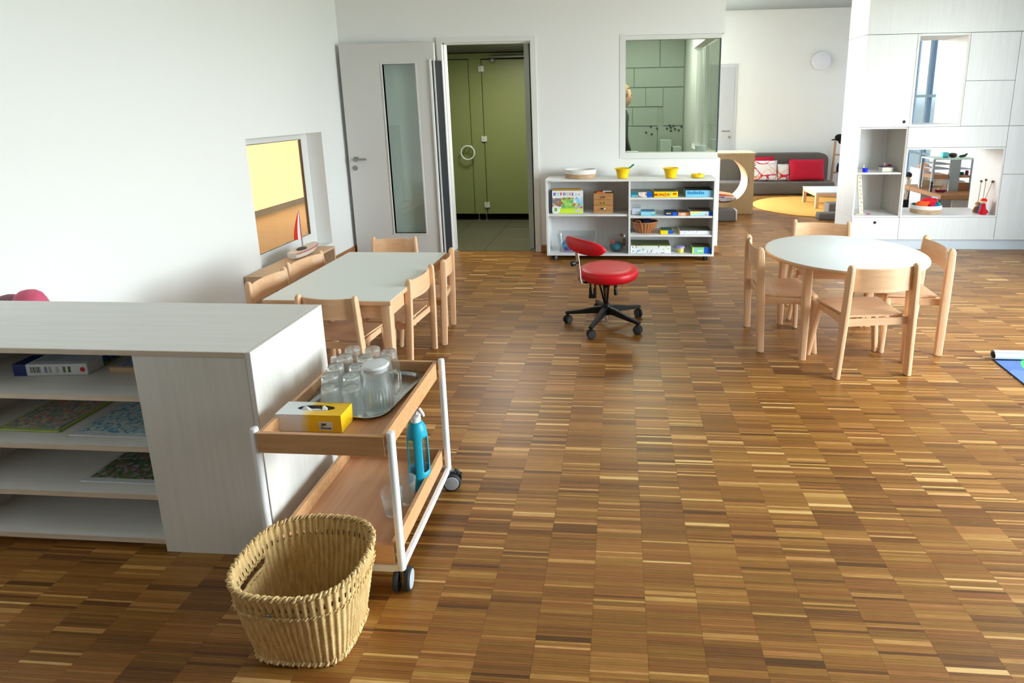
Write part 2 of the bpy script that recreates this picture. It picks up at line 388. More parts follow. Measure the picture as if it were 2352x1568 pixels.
for a in ((GXa-t, GXa, Za-t, Zb+t), (GXb, GXb+t, Za-t, Zb+t), (GXa, GXb, Za-t, Za), (GXa, GXb, Zb, Zb+t)): m.box(a[0], a[1], LY-.006, LY+.046, a[2], a[3], .002)
m.build('glazing_bead', DOORM, leaf)
MB().box(GXa, GXb, LY+.018, LY+.024, Za, Zb).build('pane', glassmat('greenish_pane', (.86, .92, .90), tint=.06), leaf)
q = gy(815, 366, LY-.03)
m = MB().cyl((q[0], LY-.008, q[2]), (q[0], LY, q[2]), .026).cyl((q[0], LY-.05, q[2]), (q[0], LY, q[2]), .010)
m.tube([(q[0], LY-.05, q[2]), (q[0]+.03, LY-.055, q[2]), (q[0]+.125, LY-.052, q[2])], [.011, .011, .010]); m.build('handle', NICK, leaf)
q = gy(816, 386, LY); MB().cyl((q[0], LY-.008, q[2]), (q[0], LY, q[2]), .026).cyl((q[0], LY-.011, q[2]), (q[0], LY-.008, q[2]), .012).build('lock_rose', NICK, leaf)
# roller guard closing the hinge gap
gd_ = MB().prism([(LX1-.028, LY-.004), (LX1-.020, LY-.010), (DX0+.004, YB-.016), (DX0, YB-.006)], 'z', .012, 1.945).build('hinge_guard', NAVY, dr)
MB().box(LX1-.046, LX1-.024, LY-.022, LY, .012, 1.955, .003).build('guard_rail', WHT, gd_)
MB().box(DX0-.006, DX0+.006, YB-.03, YB-.014, .012, 1.95, .002).build('guard_rail', WHT, gd_)
st('door_sill', MB().box(DX0-.01, DX1+.01, YB-.006, YB+.022, -.03, .003), STEEL)['kind'] = 'structure'

# right-hand window wall, end walls, ceiling
m = MB(); W2 = RW+.18
for a in ((YR, .70, 0, CZ), (3.80, 4.10, 0, CZ), (5.80, 9.0, 0, CZ), (4.10, 5.80, 0, .18), (4.10, 5.80, 2.72, CZ), (9.95, YF, 0, CZ), (.70, 3.80, 0, .18), (.70, 3.80, 2.72, CZ), (9.0, 9.95, 0, .18), (9.0, 9.95, 2.72, CZ)): m.box(RW, W2, *a)
st('wall_right', m, WALL)
MUL = mat('pale_blue_grey_mullion', (.58, .66, .72), .4)
for k, (ya, yb, n) in enumerate(((.70, 3.80, 3), (9.0, 9.95, 2), (4.10, 5.80, 1))):
    wk = group_empty('window_%d' % (3+k), (RW, (ya+yb)/2, .18))
    m = MB(); s = (yb-ya)/n
    for i in range(n+1):
        y = min(max(ya+i*s if n == 3 else ((ya, 9.41, yb)[i] if n == 2 else ya+i*s), ya+.03), yb-.03); m.box(RW+.06, RW+.13, y-.03, y+.03, .18, 2.72)
    m.box(RW+.06, RW+.13, ya, yb, .18, .24).box(RW+.06, RW+.13, ya, yb, 2.66, 2.72).box(RW+.065, RW+.125, ya, yb, 1.53, 1.57).box(RW+.065, RW+.125, ya, yb, .66, .70)
    m.build('window_frame', MUL, wk)
    for i in range(n): MB().box(RW+.09, RW+.096, ya+i*s+.03, ya+(i+1)*s-.03, .24, 2.66).build('pane', PANE if k == 0 else PANES, wk)
st('wall_rear', MB().box(WX-.22, W2, YR-.1, YR, 0, CZ), wood('dark_rear_wall', (.38, .30, .22), (.46, .37, .27), 'z', (.7, 12, 12), .5))  # unseen wall, dark wood tone made up to cut bounced light
st('wall_far', MB().box(.8, W2, YF, YF+.1, 0, CZ), WALL)
st('ceiling', MB().box(WX-.22, W2, YR-.1, YF+.1, CZ, CZ+.1), CEIL)
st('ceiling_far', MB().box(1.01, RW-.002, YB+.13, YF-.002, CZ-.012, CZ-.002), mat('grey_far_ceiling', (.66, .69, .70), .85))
# baseboards
st('baseboard_left', MB().box(WX, WX+.014, 3.0, YB-.002, 0, .07, .002), OAKB)
m = MB().box(WX+.016, DX0-.06, YB-.014, YB, 0, .07, .002).box(DX1+.056, 1.003, YB-.014, YB, 0, .07, .002).box(1.003, 1.017, YB-.014, 8.2, 0, .07, .002)
st('baseboard_back', m, OAKB)
st('baseboard_far', MB().box(1.1, RW, YF-.014, YF, 0, .06, .002), OAKB)
# room behind the amber window
m = MB(); XK = -5.1
m.box(XK-.1, XK, 2.5, 10.5, .10, 2.6); m.box(XK, WX-.22, 10.5, 10.6, 0, 2.6); m.box(XK, WX-.22, 2.4, 2.5, 0, 2.6)
st('wall_kitchen', m, mat('kitchen_front', (.87, .77, .66), .3, var=.02))
st('trim_1', MB().box(XK-.1, XK-.03, 2.5, 10.5, 0, .10), mat('kitchen_plinth', (.30, .29, .25), .6))
st('floor_kitchen', MB().box(XK-.1, WX-.221, 2.4, 10.6, -.03, 0), mat('kitchen_linoleum', (.64, .56, .40), .4))
st('ceiling_kitchen', MB().box(XK-.1, WX-.22, 2.4, 10.6, 2.6, 2.65), CEIL)

# floor: parquet of upright strips laid in columns 160 mm wide
flo = st('floor', MB().box(WX-.22, W2, YR-.1, YF+.1, -.06, -.004), mat('floor_bed', (.16, .10, .06), .9))
def parquet(name, use_obj):
    m = bpy.data.materials.new(name); m.use_nodes = True; n = m.node_tree; b = n.nodes['Principled BSDF']; L = n.links.new
    if use_obj:
        a = n.nodes.new('ShaderNodeObjectInfo'); src = a.outputs['Color']
    else:
        a = n.nodes.new('ShaderNodeAttribute'); a.attribute_name = 'tone'; src = a.outputs['Color']
    s = n.nodes.new('ShaderNodeSeparateColor'); L(src, s.inputs[0])
    ge = n.nodes.new('ShaderNodeNewGeometry'); mp = n.nodes.new('ShaderNodeMapping'); mp.inputs['Scale'].default_value = (5, 110, 5)
    L(ge.outputs['Position'], mp.inputs[0]); no = n.nodes.new('ShaderNodeTexNoise'); no.inputs['Scale'].default_value = 3.0; no.inputs['Detail'].default_value = 3; no.inputs['Distortion'].default_value = .6
    L(mp.outputs[0], no.inputs['Vector'])
    ad = n.nodes.new('ShaderNodeMath'); ad.operation = 'MULTIPLY_ADD'; ad.inputs[1].default_value = .38; L(no.outputs['Fac'], ad.inputs[0])
    su = n.nodes.new('ShaderNodeMath'); su.operation = 'SUBTRACT'; su.inputs[1].default_value = .19; L(s.outputs[0], su.inputs[0]); L(su.outputs[0], ad.inputs[2])
    r = n.nodes.new('ShaderNodeValToRGB'); el = r.color_ramp.elements
    el[0].position = 0; el[0].color = lin((.33, .19, .07)); el[1].position = 1; el[1].color = lin((.86, .70, .46))
    for p_, c_ in ((.25, (.445, .275, .105)), (.5, (.56, .362, .148)), (.7, (.645, .445, .215)), (.85, (.76, .565, .32))):
        k = el.new(p_); k.color = lin(c_)
    L(ad.outputs[0], r.inputs[0])
    hs = n.nodes.new('ShaderNodeHueSaturation'); ma = n.nodes.new('ShaderNodeMath'); ma.operation = 'MULTIPLY_ADD'; ma.inputs[1].default_value = .016; ma.inputs[2].default_value = .494
    L(s.outputs[1], ma.inputs[0]); L(ma.outputs[0], hs.inputs['Hue']); L(r.outputs[0], hs.inputs['Color']); L(hs.outputs[0], b.inputs['Base Color'])
    b.inputs['Roughness'].default_value = .30; b.inputs['Specular IOR Level'].default_value = .5; b.inputs['Coat Weight'].default_value = .12; b.inputs['Coat Roughness'].default_value = .34
    rn = n.nodes.new('ShaderNodeMath'); rn.operation = 'MULTIPLY_ADD'; rn.inputs[1].default_value = .10; rn.inputs[2].default_value = .32
    L(no.outputs['Fac'], rn.inputs[0]); L(rn.outputs[0], b.inputs['Roughness'])
    return m
PQ, PQO = parquet('oak_parquet', False), parquet('oak_parquet_strip', True)
CW = .1595; X0 = gz(1361.4, 1400)[0]-40*CW
V = []; Fc = []; TN = []; near = []
for c in range(0, 80):
    xa = X0+c*CW; xb = xa+CW
    if xb < WX-.0 or xa > RW: continue
    xa2, xb2 = max(xa, WX), min(xb, RW)
    y = .70+rng.random()*.01; base = .45; hold = 0
    while y < YF:
        if y > YB and xb2 < 1.0: break
        if hold <= 0:
            u = rng.random(); hold = rng.integers(1, 9)
            base = .46+.09*rng.standard_normal()
        wd = rng.choice([.0076, .0078, .0152], p=[.4, .35, .25]) if y < 4.5 else rng.choice([.0078, .016, .024], p=[.3, .4, .3])
        hold -= 1
        tn = base+.07*rng.standard_normal()
        if rng.random() < .13: tn = .76+.12*rng.standard_normal()
        elif rng.random() < .05: tn = .10+.06*rng.standard_normal()
        tn = min(1, max(0, tn)); hue = rng.random()
        # is it large and in view? then it is a strip of its own further down
        key = (xa2, xb2, y, wd, tn, hue)
        if y < 1.45 and wd > .01 and -1.0 < xa < 1.35 and xb2-xa2 > .15: near.append(key)
        else:
            z = -.0002*rng.random(); g = .00025; h = -.004
            i = len(V); p = [(xa2+g, y+g), (xb2-g, y+g), (xb2-g, y+wd-g), (xa2+g, y+wd-g)]
            V += [(a, b_, z) for a, b_ in p]+[(a, b_, h) for a, b_ in p]
            Fc += [(i, i+1, i+2, i+3), (i+4, i+5, i+1, i), (i+5, i+6, i+2, i+1), (i+6, i+7, i+3, i+2), (i+7, i+4, i, i+3)]
            TN += [(tn, hue, 0, 1)]*20
        y += wd
if len(near) > 300:
    near.sort(key=lambda k: k[2]); extra = near[300:]; near = near[:300]
    for xa2, xb2, y, wd, tn, hue in extra:
        i = len(V); g = .00025; p = [(xa2+g, y+g), (xb2-g, y+g), (xb2-g, y+wd-g), (xa2+g, y+wd-g)]
        V += [(a, b_, 0) for a, b_ in p]+[(a, b_, -.004) for a, b_ in p]
        Fc += [(i, i+1, i+2, i+3), (i+4, i+5, i+1, i), (i+5, i+6, i+2, i+1), (i+6, i+7, i+3, i+2), (i+7, i+4, i, i+3)]; TN += [(tn, hue, 0, 1)]*20
me = bpy.data.meshes.new('parquet_field'); me.from_pydata(V, [], Fc)
at = me.color_attributes.new('tone', 'FLOAT_COLOR', 'CORNER'); at.data.foreach_set('color', np.array(TN, dtype=np.float32).ravel())
me.materials.append(PQ); po = bpy.data.objects.new('parquet_field', me); COL.objects.link(po); po.parent = flo; po['kind'] = 'stuff'
b0 = MB().box(0, CW-.0005, 0, .0147, -.004, 0); s0 = b0.build('parquet_strip', PQO, None); sme = s0.data; bpy.data.objects.remove(s0)
for xa2, xb2, y, wd, tn, hue in near:
    o = bpy.data.objects.new('parquet_strip', sme); COL.objects.link(o); o.parent = flo
    o.location = (xa2+.00025, y+.00025, 0); o.color = (tn, hue, 0, 1)

# ================================================================== FURNITURE
# ---- low counter with open shelves
CX1, CF, CB, CT = -1.160, 1.623, 2.072, .750
co = thing('shelf_counter', 'long pale ash counter with open shelves in the left foreground', 'counter', (-1.9, 1.85, 0))
CXP, CXD, CXL = -1.565, -2.34, WX+.004
MB().box(CXL, CX1-.019, CF-.001, CB, CT-.019, CT, .0015).build('countertop', CNTX, co)
MB().box(CX1-.0185, CX1, CF-.001, CB, 0, CT, .0015).build('end_panel', CNT, co)
MB().box(CXP, CX1-.019, CF, CF+.018, 0, CT-.0195, .001).build('front_panel', CNT, co)
MB().box(CXP-.0005, CXP+.0175, CF+.0185, CB-.008, 0, CT-.0195).build('divider_panel', CNT, co)
MB().box(CXD-.018, CXD, CF+.004, CB-.008, .02, CT-.0195).build('divider_panel', CNT, co)
MB().box(CXL, CXL+.018, CF+.004, CB-.008, .02, CT-.0195).build('divider_panel', CNT, co)
MB().box(CXL, CX1-.019, CB-.0075, CB-.0005, .02, CT-.0195).build('back_panel', CNT, co)
MB().box(CXL, CXP-.001, CF+.06, CF+.075, 0, .026).build('plinth', CNT, co)
SH = [.036, .209, .390, .575]
for z in SH:
    for a, b in ((CXD+.0005, CXP-.001), (CXL+.0185, CXD-.0185)):
        s_ = MB().box(a, b, CF+.006, CB-.008, z-.009, z+.009).build('shelf', CNTX, co)
        MB().box(a, b, CF+.004, CF+.0058, z-.009, z+.009).build('edge_band', EDGE, s_)
MB().box(CXL, CX1-.019, CF-.0025, CF-.0011, CT-.018, CT-.001).build('edge_band', EDGE, co)

def oriented(name, label, cat, p0, p1, depth, h, z, m, group=None):
    """flat box on a shelf: p0-p1 is its front edge on the shelf, depth goes away from the viewer"""
    a = Vector((p0[0], p0[1], 0)); b = Vector((p1[0], p1[1], 0)); d = b-a; ang = math.atan2(d.y, d.x)
    t = thing(name, label, cat, (a.x, a.y, z), ang, group); L_ = d.length
    return t, L_
zt = SH[3]+.0095
t, L_ = oriented('jigsaw_box', 'flat white jigsaw box with a blue corner on the top counter shelf', 'box', gz(34, 864, zt), gz(204, 861, zt), .27, .045, zt, WHITE)
t.location.y = max(t.location.y, CF+.03)
MB().box(0, L_, 0, .27, .0005, .044, .0015).build('carton', mat('white_grey_carton', (.84, .85, .86), .45, var=.03), t, local=True)
MB().box(-.0006, .045, -.0006, .08, .0006, .0446).build('blue_corner', mat('dark_blue_print', (.02, .13, .42), .45), t, local=True)
MB().box(.055, L_-.006, .02, .255, .0441, .0446).build('printed_picture', pattern('faded_picture', [(.72, .80, .86), (.80, .84, .88), (.66, .74, .78), (.80, .76, .80)], 14), t, local=True)
MB().box(L_-.0002, L_+.0006, .07, .262, .002, .042).build('printed_picture', pattern('side_picture', [(.20, .62, .80), (.08, .30, .62), (.45, .50, .22), (.30, .18, .12), (.15, .45, .75)], 26), t, local=True)
m = MB()
for i, wq in enumerate((.003, .002, .004, .002, .003, .004, .002)): m.box(.060+i*.0055, .060+i*.0055+wq*.7, -.0006, 0, .012, .034)
m.build('barcode', INK, t, local=True)
for x_, c_ in ((.110, (.45, .47, .60)), (.125, (.62, .63, .66)), (.150, (.70, .70, .70)), (.175, (.40, .38, .18)), (.193, (.32, .36, .18))):
    MB().box(x_, x_+.009, -.0006, 0, .012, .034).build('printed_panel', mat('print_%d' % int(x_*1000), c_, .5), t, local=True)
MB().cyl((L_-.018, -.0006, .022), (L_-.018, 0, .022), .009).build('red_seal', mat('seal_red', (.78, .05, .10), .5), t, local=True)
MB().cyl((L_+.0004, .16, .024), (L_+.0012, .16, .024), .012).build('red_seal', MATS['seal_red'], t, local=True)
WB = wood('puzzle_board_wood', (.74, .60, .44), (.82, .69, .53), 'x', (1.2, 20, 20), .5)
def board(label, p0, p1, depth, z, h, basem, cols, frame=.02, group='wooden picture puzzles on the counter shelves', scale=95):
    t, L_ = oriented('picture_puzzle', label, 'puzzle', p0, p1, depth, h, z, basem, group)
    MB().box(0, L_, 0, depth, .0005, h, .001).build('board', basem, t, local=True)
    n = len([k for k in MATS if k.startswith('picture_')])
    MB().box(frame, L_-frame, frame, depth-frame, h+.0002, h+.0016).build('printed_picture', pattern('picture_%d' % n, cols, scale), t, local=True)
    return t
PA = [(.58, .62, .70), (.76, .66, .62), (.86, .56, .48), (.52, .66, .62), (.82, .78, .66), (.48, .52, .66), (.68, .72, .54)]
PB = [(.68, .80, .84), (.78, .86, .88), (.42, .62, .76), (.82, .85, .82), (.62, .75, .82)]
PC = [(.28, .42, .26), (.62, .42, .45), (.38, .50, .30), (.60, .62, .66), (.30, .34, .28)]
board('wooden tray puzzle with red and green picture, leftmost on the top counter shelf', (-2.25, CF+.10), (gz(26, 840, zt)[0]-.03, CF+.09), .16, zt, .018, WB, [(.70, .35, .33), (.40, .62, .40), (.75, .68, .60)], .012)
board('wooden tray puzzle with blue picture, rightmost on the top counter shelf', (gz(268, 848, zt)[0], CF+.165), (CXP-.006, CF+.165), .16, zt, .022, WB, [(.45, .52, .70), (.60, .65, .76)], .010)
zt = SH[2]+.0095
board('large picture puzzle with light green rim on the second counter shelf', (-2.20, CF+.074), (gz(168, 975, zt)[0], CF+.070), .28, zt, .007, mat('lime_board', (.66, .74, .40), .5), PA, .012)
board('picture puzzle with white rim and blue scene beside the green rimmed one', (gz(186, 983, zt)[0]+.004, CF+.052), (CXP-.004, CF+.050), .26, zt, .007, mat('pale_board', (.80, .82, .84), .5), PB, .02)
zt = SH[1]+.0095
board('picture puzzle with green meadow scene alone on the third counter shelf', (gz(222, 1081, zt)[0], CF+.055), (CXP-.004, CF+.053), .26, zt, .007, MATS['pale_board'], PC, .02)
zt = SH[0]+.0095
t = thing('wooden_block', 'light wooden block at the back of the lowest counter shelf', 'block', (-1.63, 1.93, zt)); MB().box(-1.69, -1.572, 1.89, 1.97, zt+.0005, zt+.05, .002).build('block', WB, t)

# ---- white trolley with two wooden trays
tr = thing('tea_trolley', 'white tubular trolley with two beech trays beside the counter', 'trolley', (-.895, 1.77, 0))
TX0, TX1, TY0, TY1 = -1.095, -.697, 1.507, 2.036
PXs, PYs = (-1.108, -.680), (1.520, 2.026)
def tray(z0, z1, nm):
    m = MB(); t = .014
    m.box(TX0, TX1, TY0, TY0+t, z0, z1, .001).box(TX0, TX1, TY1-t, TY1, z0, z1, .001).box(TX0, TX0+t, TY0+t, TY1-t, z0, z1, .001).box(TX1-t, TX1, TY0+t, TY1-t, z0, z1, .001)
    o = m.build('tray_rim', TRAYW, tr)
    MB().box(TX0+t, TX1-t, TY0+t, TY1-t, z0+.008, z0+.016).build('tray_bottom', wood('oiled_beech_tray_bottom', (.78, .58, .43), (.84, .65, .50), 'y', (1, 14, 14), .35), o)
ZT1, ZT0 = .475, .100
tray(ZT1, .541, 'upper'); tray(ZT0, .166, 'lower')
for x in PXs:
    for y in PYs:
        p = MB().tube([(x, y, .075), (x, y, .545), (x, y, .551), (x, y, .553)], [.0125, .0125, .011, .006], 14).build('post', WHT, tr)
        for zz in (.50, .13): MB().box(min(x, -.9 if x < -.9 else TX1-.002), max(x, TX0+.002 if x < -.9 else x), y-.006, y+.006, zz-.006, zz+.006).build('tray_bracket', WHT, p)
for x in PXs: MB().box(x-.009, x+.009, PYs[0]+.008, PYs[1]-.008, .070, .090, .003).build('side_rail', WHT, tr)
for y in PYs: MB().box(PXs[0]+.008, PXs[1]-.008, y-.009, y+.009, .066, .092, .003).build('end_rail', WHT, tr)
def twin_caster(x, y, ang, parent, r=.036, w=.017, gap=.020, brake=False, hub=GREYW, z0=0):
    M = Matrix.Translation((x, y, z0)) @ Matrix.Rotation(ang, 4, 'Z')
    m = MB()
    for s in (-1, 1): m.lathe([(r*.80, 0), (r*.96, .002), (r, .006), (r, w-.005), (r*.93, w-.001), (r*.78, w)], n=28).xf(Matrix.Identity(4)) if False else None
    fork = MB().cyl((0, 0, r), (0, 0, r*2.25), .0105, n=14).box(-.010, .010, -gap/2+.001, gap/2-.001, r*.8, r*1.9, .003).xf(M).build('caster_fork', BLK if hub is not GREYW else NICK, parent)
    for s in (-1, 1):
        a0, a1 = s*gap/2, s*(gap/2+w)
        m = MB(); n = 28; prof = [(r*.55, a0), (r*.95, a0), (r, a0+(a1-a0)*.2), (r, a0+(a1-a0)*.7), (r*.9, a1), (r*.5, a1)]
        m.loft([[(q*math.cos(2*PI*k/n), yy, r+q*math.sin(2*PI*k/n)) for k in range(n)] for q, yy in prof]); wh = m.xf(M).build('wheel', RUB, fork)
        m = MB(); m.loft([[(q*math.cos(2*PI*k/n), yy, r+q*math.sin(2*PI*k/n)) for k in range(n)] for q, yy in ((r*.80, a1), (r*.76, a1+s*.0015), (r*.1, a1+s*.003))])
        m.xf(M).build('wheel_cap', hub, fork)
    if brake: MB().box(-r*.2, r*.5, -gap/2-.002, gap/2+.002, r*1.9, r*2.1, .003).box(r*.45, r*1.1, -.01, .01, r*1.5, r*1.75, .003).xf(M).build('brake_lever', BLK, fork)
twin_caster(-.680, 1.520, -PI/2+.12, tr); twin_caster(-.664, 2.020, .15, tr, brake=True)
twin_caster(-1.108, 1.520, .2, tr); twin_caster(-1.1, 2.026, .0, tr)

# metal serving tray
def rrect(cx, cy_, hx, hy, r, n=8):
    P = []
    for k, (sx_, sy_) in enumerate(((1, 1), (-1, 1), (-1, -1), (1, -1))):
        for i in range(n+1):
            a = PI/2*k+PI/2*i/n; P.append((cx+sx_*(hx-r)+r*math.cos(a), cy_+sy_*(hy-r)+r*math.sin(a)))
    return P
zb = ZT1+.0165; R_7 = math.radians(-7)
mt = tag(MB().loft([[(x, y, zb+z) for x, y in rrect(0, 0, a, b, r)] for a, b, r, z in ((.132, .150, .035, .0005), (.136, .154, .04, .0005), (.146, .163, .05, .012), (.160, .176, .062, .014), (.162, .178, .063, .0125), (.160, .176, .062, .0115), (.147, .164, .05, .0095), (.138, .156, .04, .002), (.130, .148, .035, .0015))]).xf(Matrix.Translation((-.913, 1.860, 0)) @ Matrix.Rotation(R_7, 4, 'Z')).build('serving_tray', STEEL), 'stainless steel tray with rounded corners carrying the glasses', 'tray')
zb += .0025
# tumblers standing upside down
def tumbler(name, up=False, h=.102, r0=.0275, r1=.0355, flutes=0):
    w_ = .0026
    if not up: prof = [(r1, 0), (r1-.0002, .03), (r0+.002, h*.72), (r0, h-.004), (r0-.004, h), (.008, h-.001)]; ins = [(.008, h-.012), (r0-.006, h-.012), (r0-.003, h-.016), (r0-.001, h*.70), (r1-w_, .03), (r1-w_, 0)]
    else: prof = [(r1-w_, h), (r0-w_+.001, .012), (.008, .010)]; ins = [(.008, 0), (r0-.003, 0), (r0, .004), (r1, h)]
    n = 32; P = prof+ins if not up else prof+ins
    m = MB(); n = 64; rings = [[((r*(1+(.035*abs(math.cos(k*PI*10/n)) if .012 < z < h*.62 and i_ < len(prof) else 0)))*math.cos(2*PI*k/n), (r*(1+(.035*abs(math.cos(k*PI*10/n)) if .012 < z < h*.62 and i_ < len(prof) else 0)))*math.sin(2*PI*k/n), z) for k in range(n)] for i_, (r, z) in enumerate(P)]
    if up: rings.append(rings[0]); m.loft(rings, True, False); bmesh.ops.remove_doubles(m.bm, verts=m.bm.verts, dist=1e-6)
    else:
        rings.append(rings[0]); m.loft(rings, True, False); bmesh.ops.remove_doubles(m.bm, verts=m.bm.verts, dist=1e-6)
    # close base
    return m
def glass_thing(name, up=False, **k):
    m = tumbler(name, up, **k)
    bmesh.ops.holes_fill(m.bm, edges=[e for e in m.bm.edges if e.is_boundary], sides=0)
    return m.build(name, GLASS)
g0_ = glass_thing('drinking_glass'); g0_.location = (0, 0, 0)
spots = [(809, 797), (855, 798), (893, 804), (790, 816), (838, 817), (878, 822), (770, 838), (820, 838), (757, 860), (806, 860), (757, 886), (806, 887)]
ROW = ['back', 'second', 'third', 'fourth', 'front']
LB = ['upturned drinking glass, left end of the back row on the steel tray', 'upturned drinking glass, middle of the back row on the steel tray', 'upturned drinking glass, right end of the back row on the steel tray',
      'upturned drinking glass, left end of the second row from the back', 'upturned drinking glass, middle of the second row from the back', 'upturned drinking glass, right end of the second row from the back',
      'upturned drinking glass, left one of the middle row on the steel tray', 'upturned drinking glass, right one of the middle row behind the jug',
      'upturned drinking glass, left one of the second row from the front', 'upturned drinking glass, right one in the second row from the front',
      'upturned drinking glass, front left corner of the group behind the tissue box', 'upturned drinking glass in the front row left of the jug']
for i, (u, v) in enumerate(spots):
    p = gz(u, v, zb+.102)
    g = g0_ if i == 0 else g0_.copy()
    if i: COL.objects.link(g)
    g.location = (p[0], p[1], zb); tag(g, LB[i], 'glass', 'upturned glasses on the steel tray')
# jug
JP = gz(858, 952, zb); JX, JY = JP[0]+.006, JP[1]+.036
jug = thing('water_jug', 'fluted glass water jug with handle and white lid among the glasses', 'jug', (JX, JY, zb))
m = MB(); n = 168
def fl(r, k, a): return r*(1+a*(abs(math.cos(k*PI*28/n))-.6))
rings = []
for r, z, a in ((.030, 0, 0), (.046, 0, .0), (.049, .006, .03), (.048, .05, .05), (.045, .10, .05), (.042, .112, .0), (.041, .150, 0), (.043, .156, 0), (.040, .156, 0), (.038, .150, 0), (.039, .112, 0), (.042, .10, 0), (.045, .05, 0), (.045, .014, 0), (.030, .012, 0)):
    rings.append([(JX+fl(r, k, a)*math.cos(2*PI*k/n), JY+fl(r, k, a)*math.sin(2*PI*k/n), zb+z) for k in range(n)])
m.loft(rings, True, True); m.build('body', GLASS, jug)
MB().lathe([(.0455, .0145), (.0448, .05), (.0420, .085), (.003, .085)][::-1] and [(.0446, .0145), (.0446, .05), (.0417, .088)], (JX, JY, zb), n=48).build('water', WATER, jug)
MB().tube([(JX+.040, JY+.008, zb+.135), (JX+.062, JY+.014, zb+.138), (JX+.074, JY+.016, zb+.125), (JX+.073, JY+.016, zb+.07), (JX+.060, JY+.013, zb+.052), (JX+.0475, JY+.010, zb+.05)], .0055, 10).build('handle', GLASS, jug)
MB().lathe([(.0365, .145), (.0365, .157), (.0425, .158), (.044, .162), (.040, .168), (.02, .171), (.004, .1715)], (JX, JY, zb)).box(JX-.05, JX-.03, JY-.01, JY+.01, zb+.157, zb+.164, .002).build('lid', mat('translucent_white_lid', (.93, .94, .95), .25, trans=.25), jug)

# tissue box
def ramp_print(name, c1, c2, p, axis=0):
    m = bpy.data.materials.new(name); m.use_nodes = True; n = m.node_tree; b = n.nodes['Principled BSDF']; b.inputs['Roughness'].default_value = .4; L = n.links.new
    t = n.nodes.new('ShaderNodeTexCoord'); s = n.nodes.new('ShaderNodeSeparateXYZ'); L(t.outputs['Object'], s.inputs[0])
    no = n.nodes.new('ShaderNodeTexNoise'); no.inputs['Scale'].default_value = 9; L(t.outputs['Object'], no.inputs['Vector'])
    ma = n.nodes.new('ShaderNodeMath'); ma.operation = 'MULTIPLY_ADD'; ma.inputs[1].default_value = .10; L(no.outputs['Fac'], ma.inputs[0]); L(s.outputs[axis], ma.inputs[2])
    m2 = n.nodes.new('ShaderNodeMath'); m2.operation = 'MULTIPLY_ADD'; m2.inputs[1].default_value = .25; L(s.outputs[2], m2.inputs[0]) ; L(ma.outputs[0], m2.inputs[2])
    r = n.nodes.new('ShaderNodeValToRGB'); r.color_ramp.elements[0].position = p-.015; r.color_ramp.elements[1].position = p+.025; r.color_ramp.elements[0].color = lin(c1); r.color_ramp.elements[1].color = lin(c2)
    k = r.color_ramp.elements.new(p+.004); k.color = lin((.94, .86, .55))
    mp = n.nodes.new('ShaderNodeMath'); mp.operation = 'ADD'; mp.inputs[1].default_value = .5; L(m2.outputs[0], mp.inputs[0]); L(mp.outputs[0], r.inputs[0]); L(r.outputs[0], b.inputs['Base Color']); return m
TB = ramp_print('white_to_yellow_carton', (.90, .92, .94), (.97, .77, .10), .545)
ts = thing('tissue_box', 'yellow and white tissue box at the front of the upper trolley tray', 'box', (-.982, 1.641, ZT1+.0165), .0)
hx, hy, hz = .108, .040, .060
m = MB(); N = 64; out_ = []
for k in range(N):
    a = 2*PI*k/N; c_, s_ = math.cos(a), math.sin(a); q = min(hx/abs(c_) if abs(c_) > 1e-6 else 9, hy/abs(s_) if abs(s_) > 1e-6 else 9); out_.append((q*c_, q*s_))
for k in range(4):  # snap the nearest samples to the corners
    cx_, cy_ = (hx if k in (0, 3) else -hx), (hy if k < 2 else -hy)
    i = min(range(N), key=lambda i: (out_[i][0]-cx_)**2+(out_[i][1]-cy_)**2); out_[i] = (cx_, cy_)
ell = [(.062*math.cos(2*PI*k/N)+.006, .019*math.sin(2*PI*k/N)+.004) for k in range(N)]
ZB_ = .0005
m.loft([[(x*.98, y*.98, ZB_) for x, y in out_], [(x, y, ZB_) for x, y in out_], [(x, y, hz) for x, y in out_], [(x, y, hz) for x, y in ell], [(x, y, hz-.0015) for x, y in ell]], True, False)
m.add([(x, y, ZB_) for x, y in out_], [tuple(range(N))]); m.build('carton', TB, ts, local=True)
MB().box(-hx+.003, hx-.003, -hy+.003, hy-.003, .0015, .046).build('inner_stack', mat('grey_card_inside', (.62, .64, .66), .7), ts, local=True)
m = MB(); 
for (x, y, rx, ry, rz) in ((-.024, -.004, .020, .008, .022), (.036, .0, .010, .007, .026), (.0, .002, .03, .010, .010)): m.ball((x, y, .046), rx, ry, rz, 12)
for v in m.bm.verts: v.co += Vector((random.uniform(-1, 1), random.uniform(-1, 1), random.uniform(-1, 1)))*.0018
m.build('tissue', mat('tissue_paper', (.95, .95, .96), .8), ts, local=True)
stk = MB().box(.034, .078, -hy-.0006, -hy, .008, .037).build('sticker', mat('sticker_paper', (.86, .86, .88), .5), ts, local=True)
W_ = world_of(ts)
text('Igel', .0125, W_ @ facing_cam(.050, -hy-.0008, .029), INK, stk, 'lettering', .0003, True)
text('Zimmer', .0115, W_ @ facing_cam(.057, -hy-.0008, .016), INK, stk, 'lettering', .0003, True)
m = MB(); sl = [(-hx+.012, .012), (-.03, .016), (.0, .010), (-.012, .001), (-hx+.006, .001)]

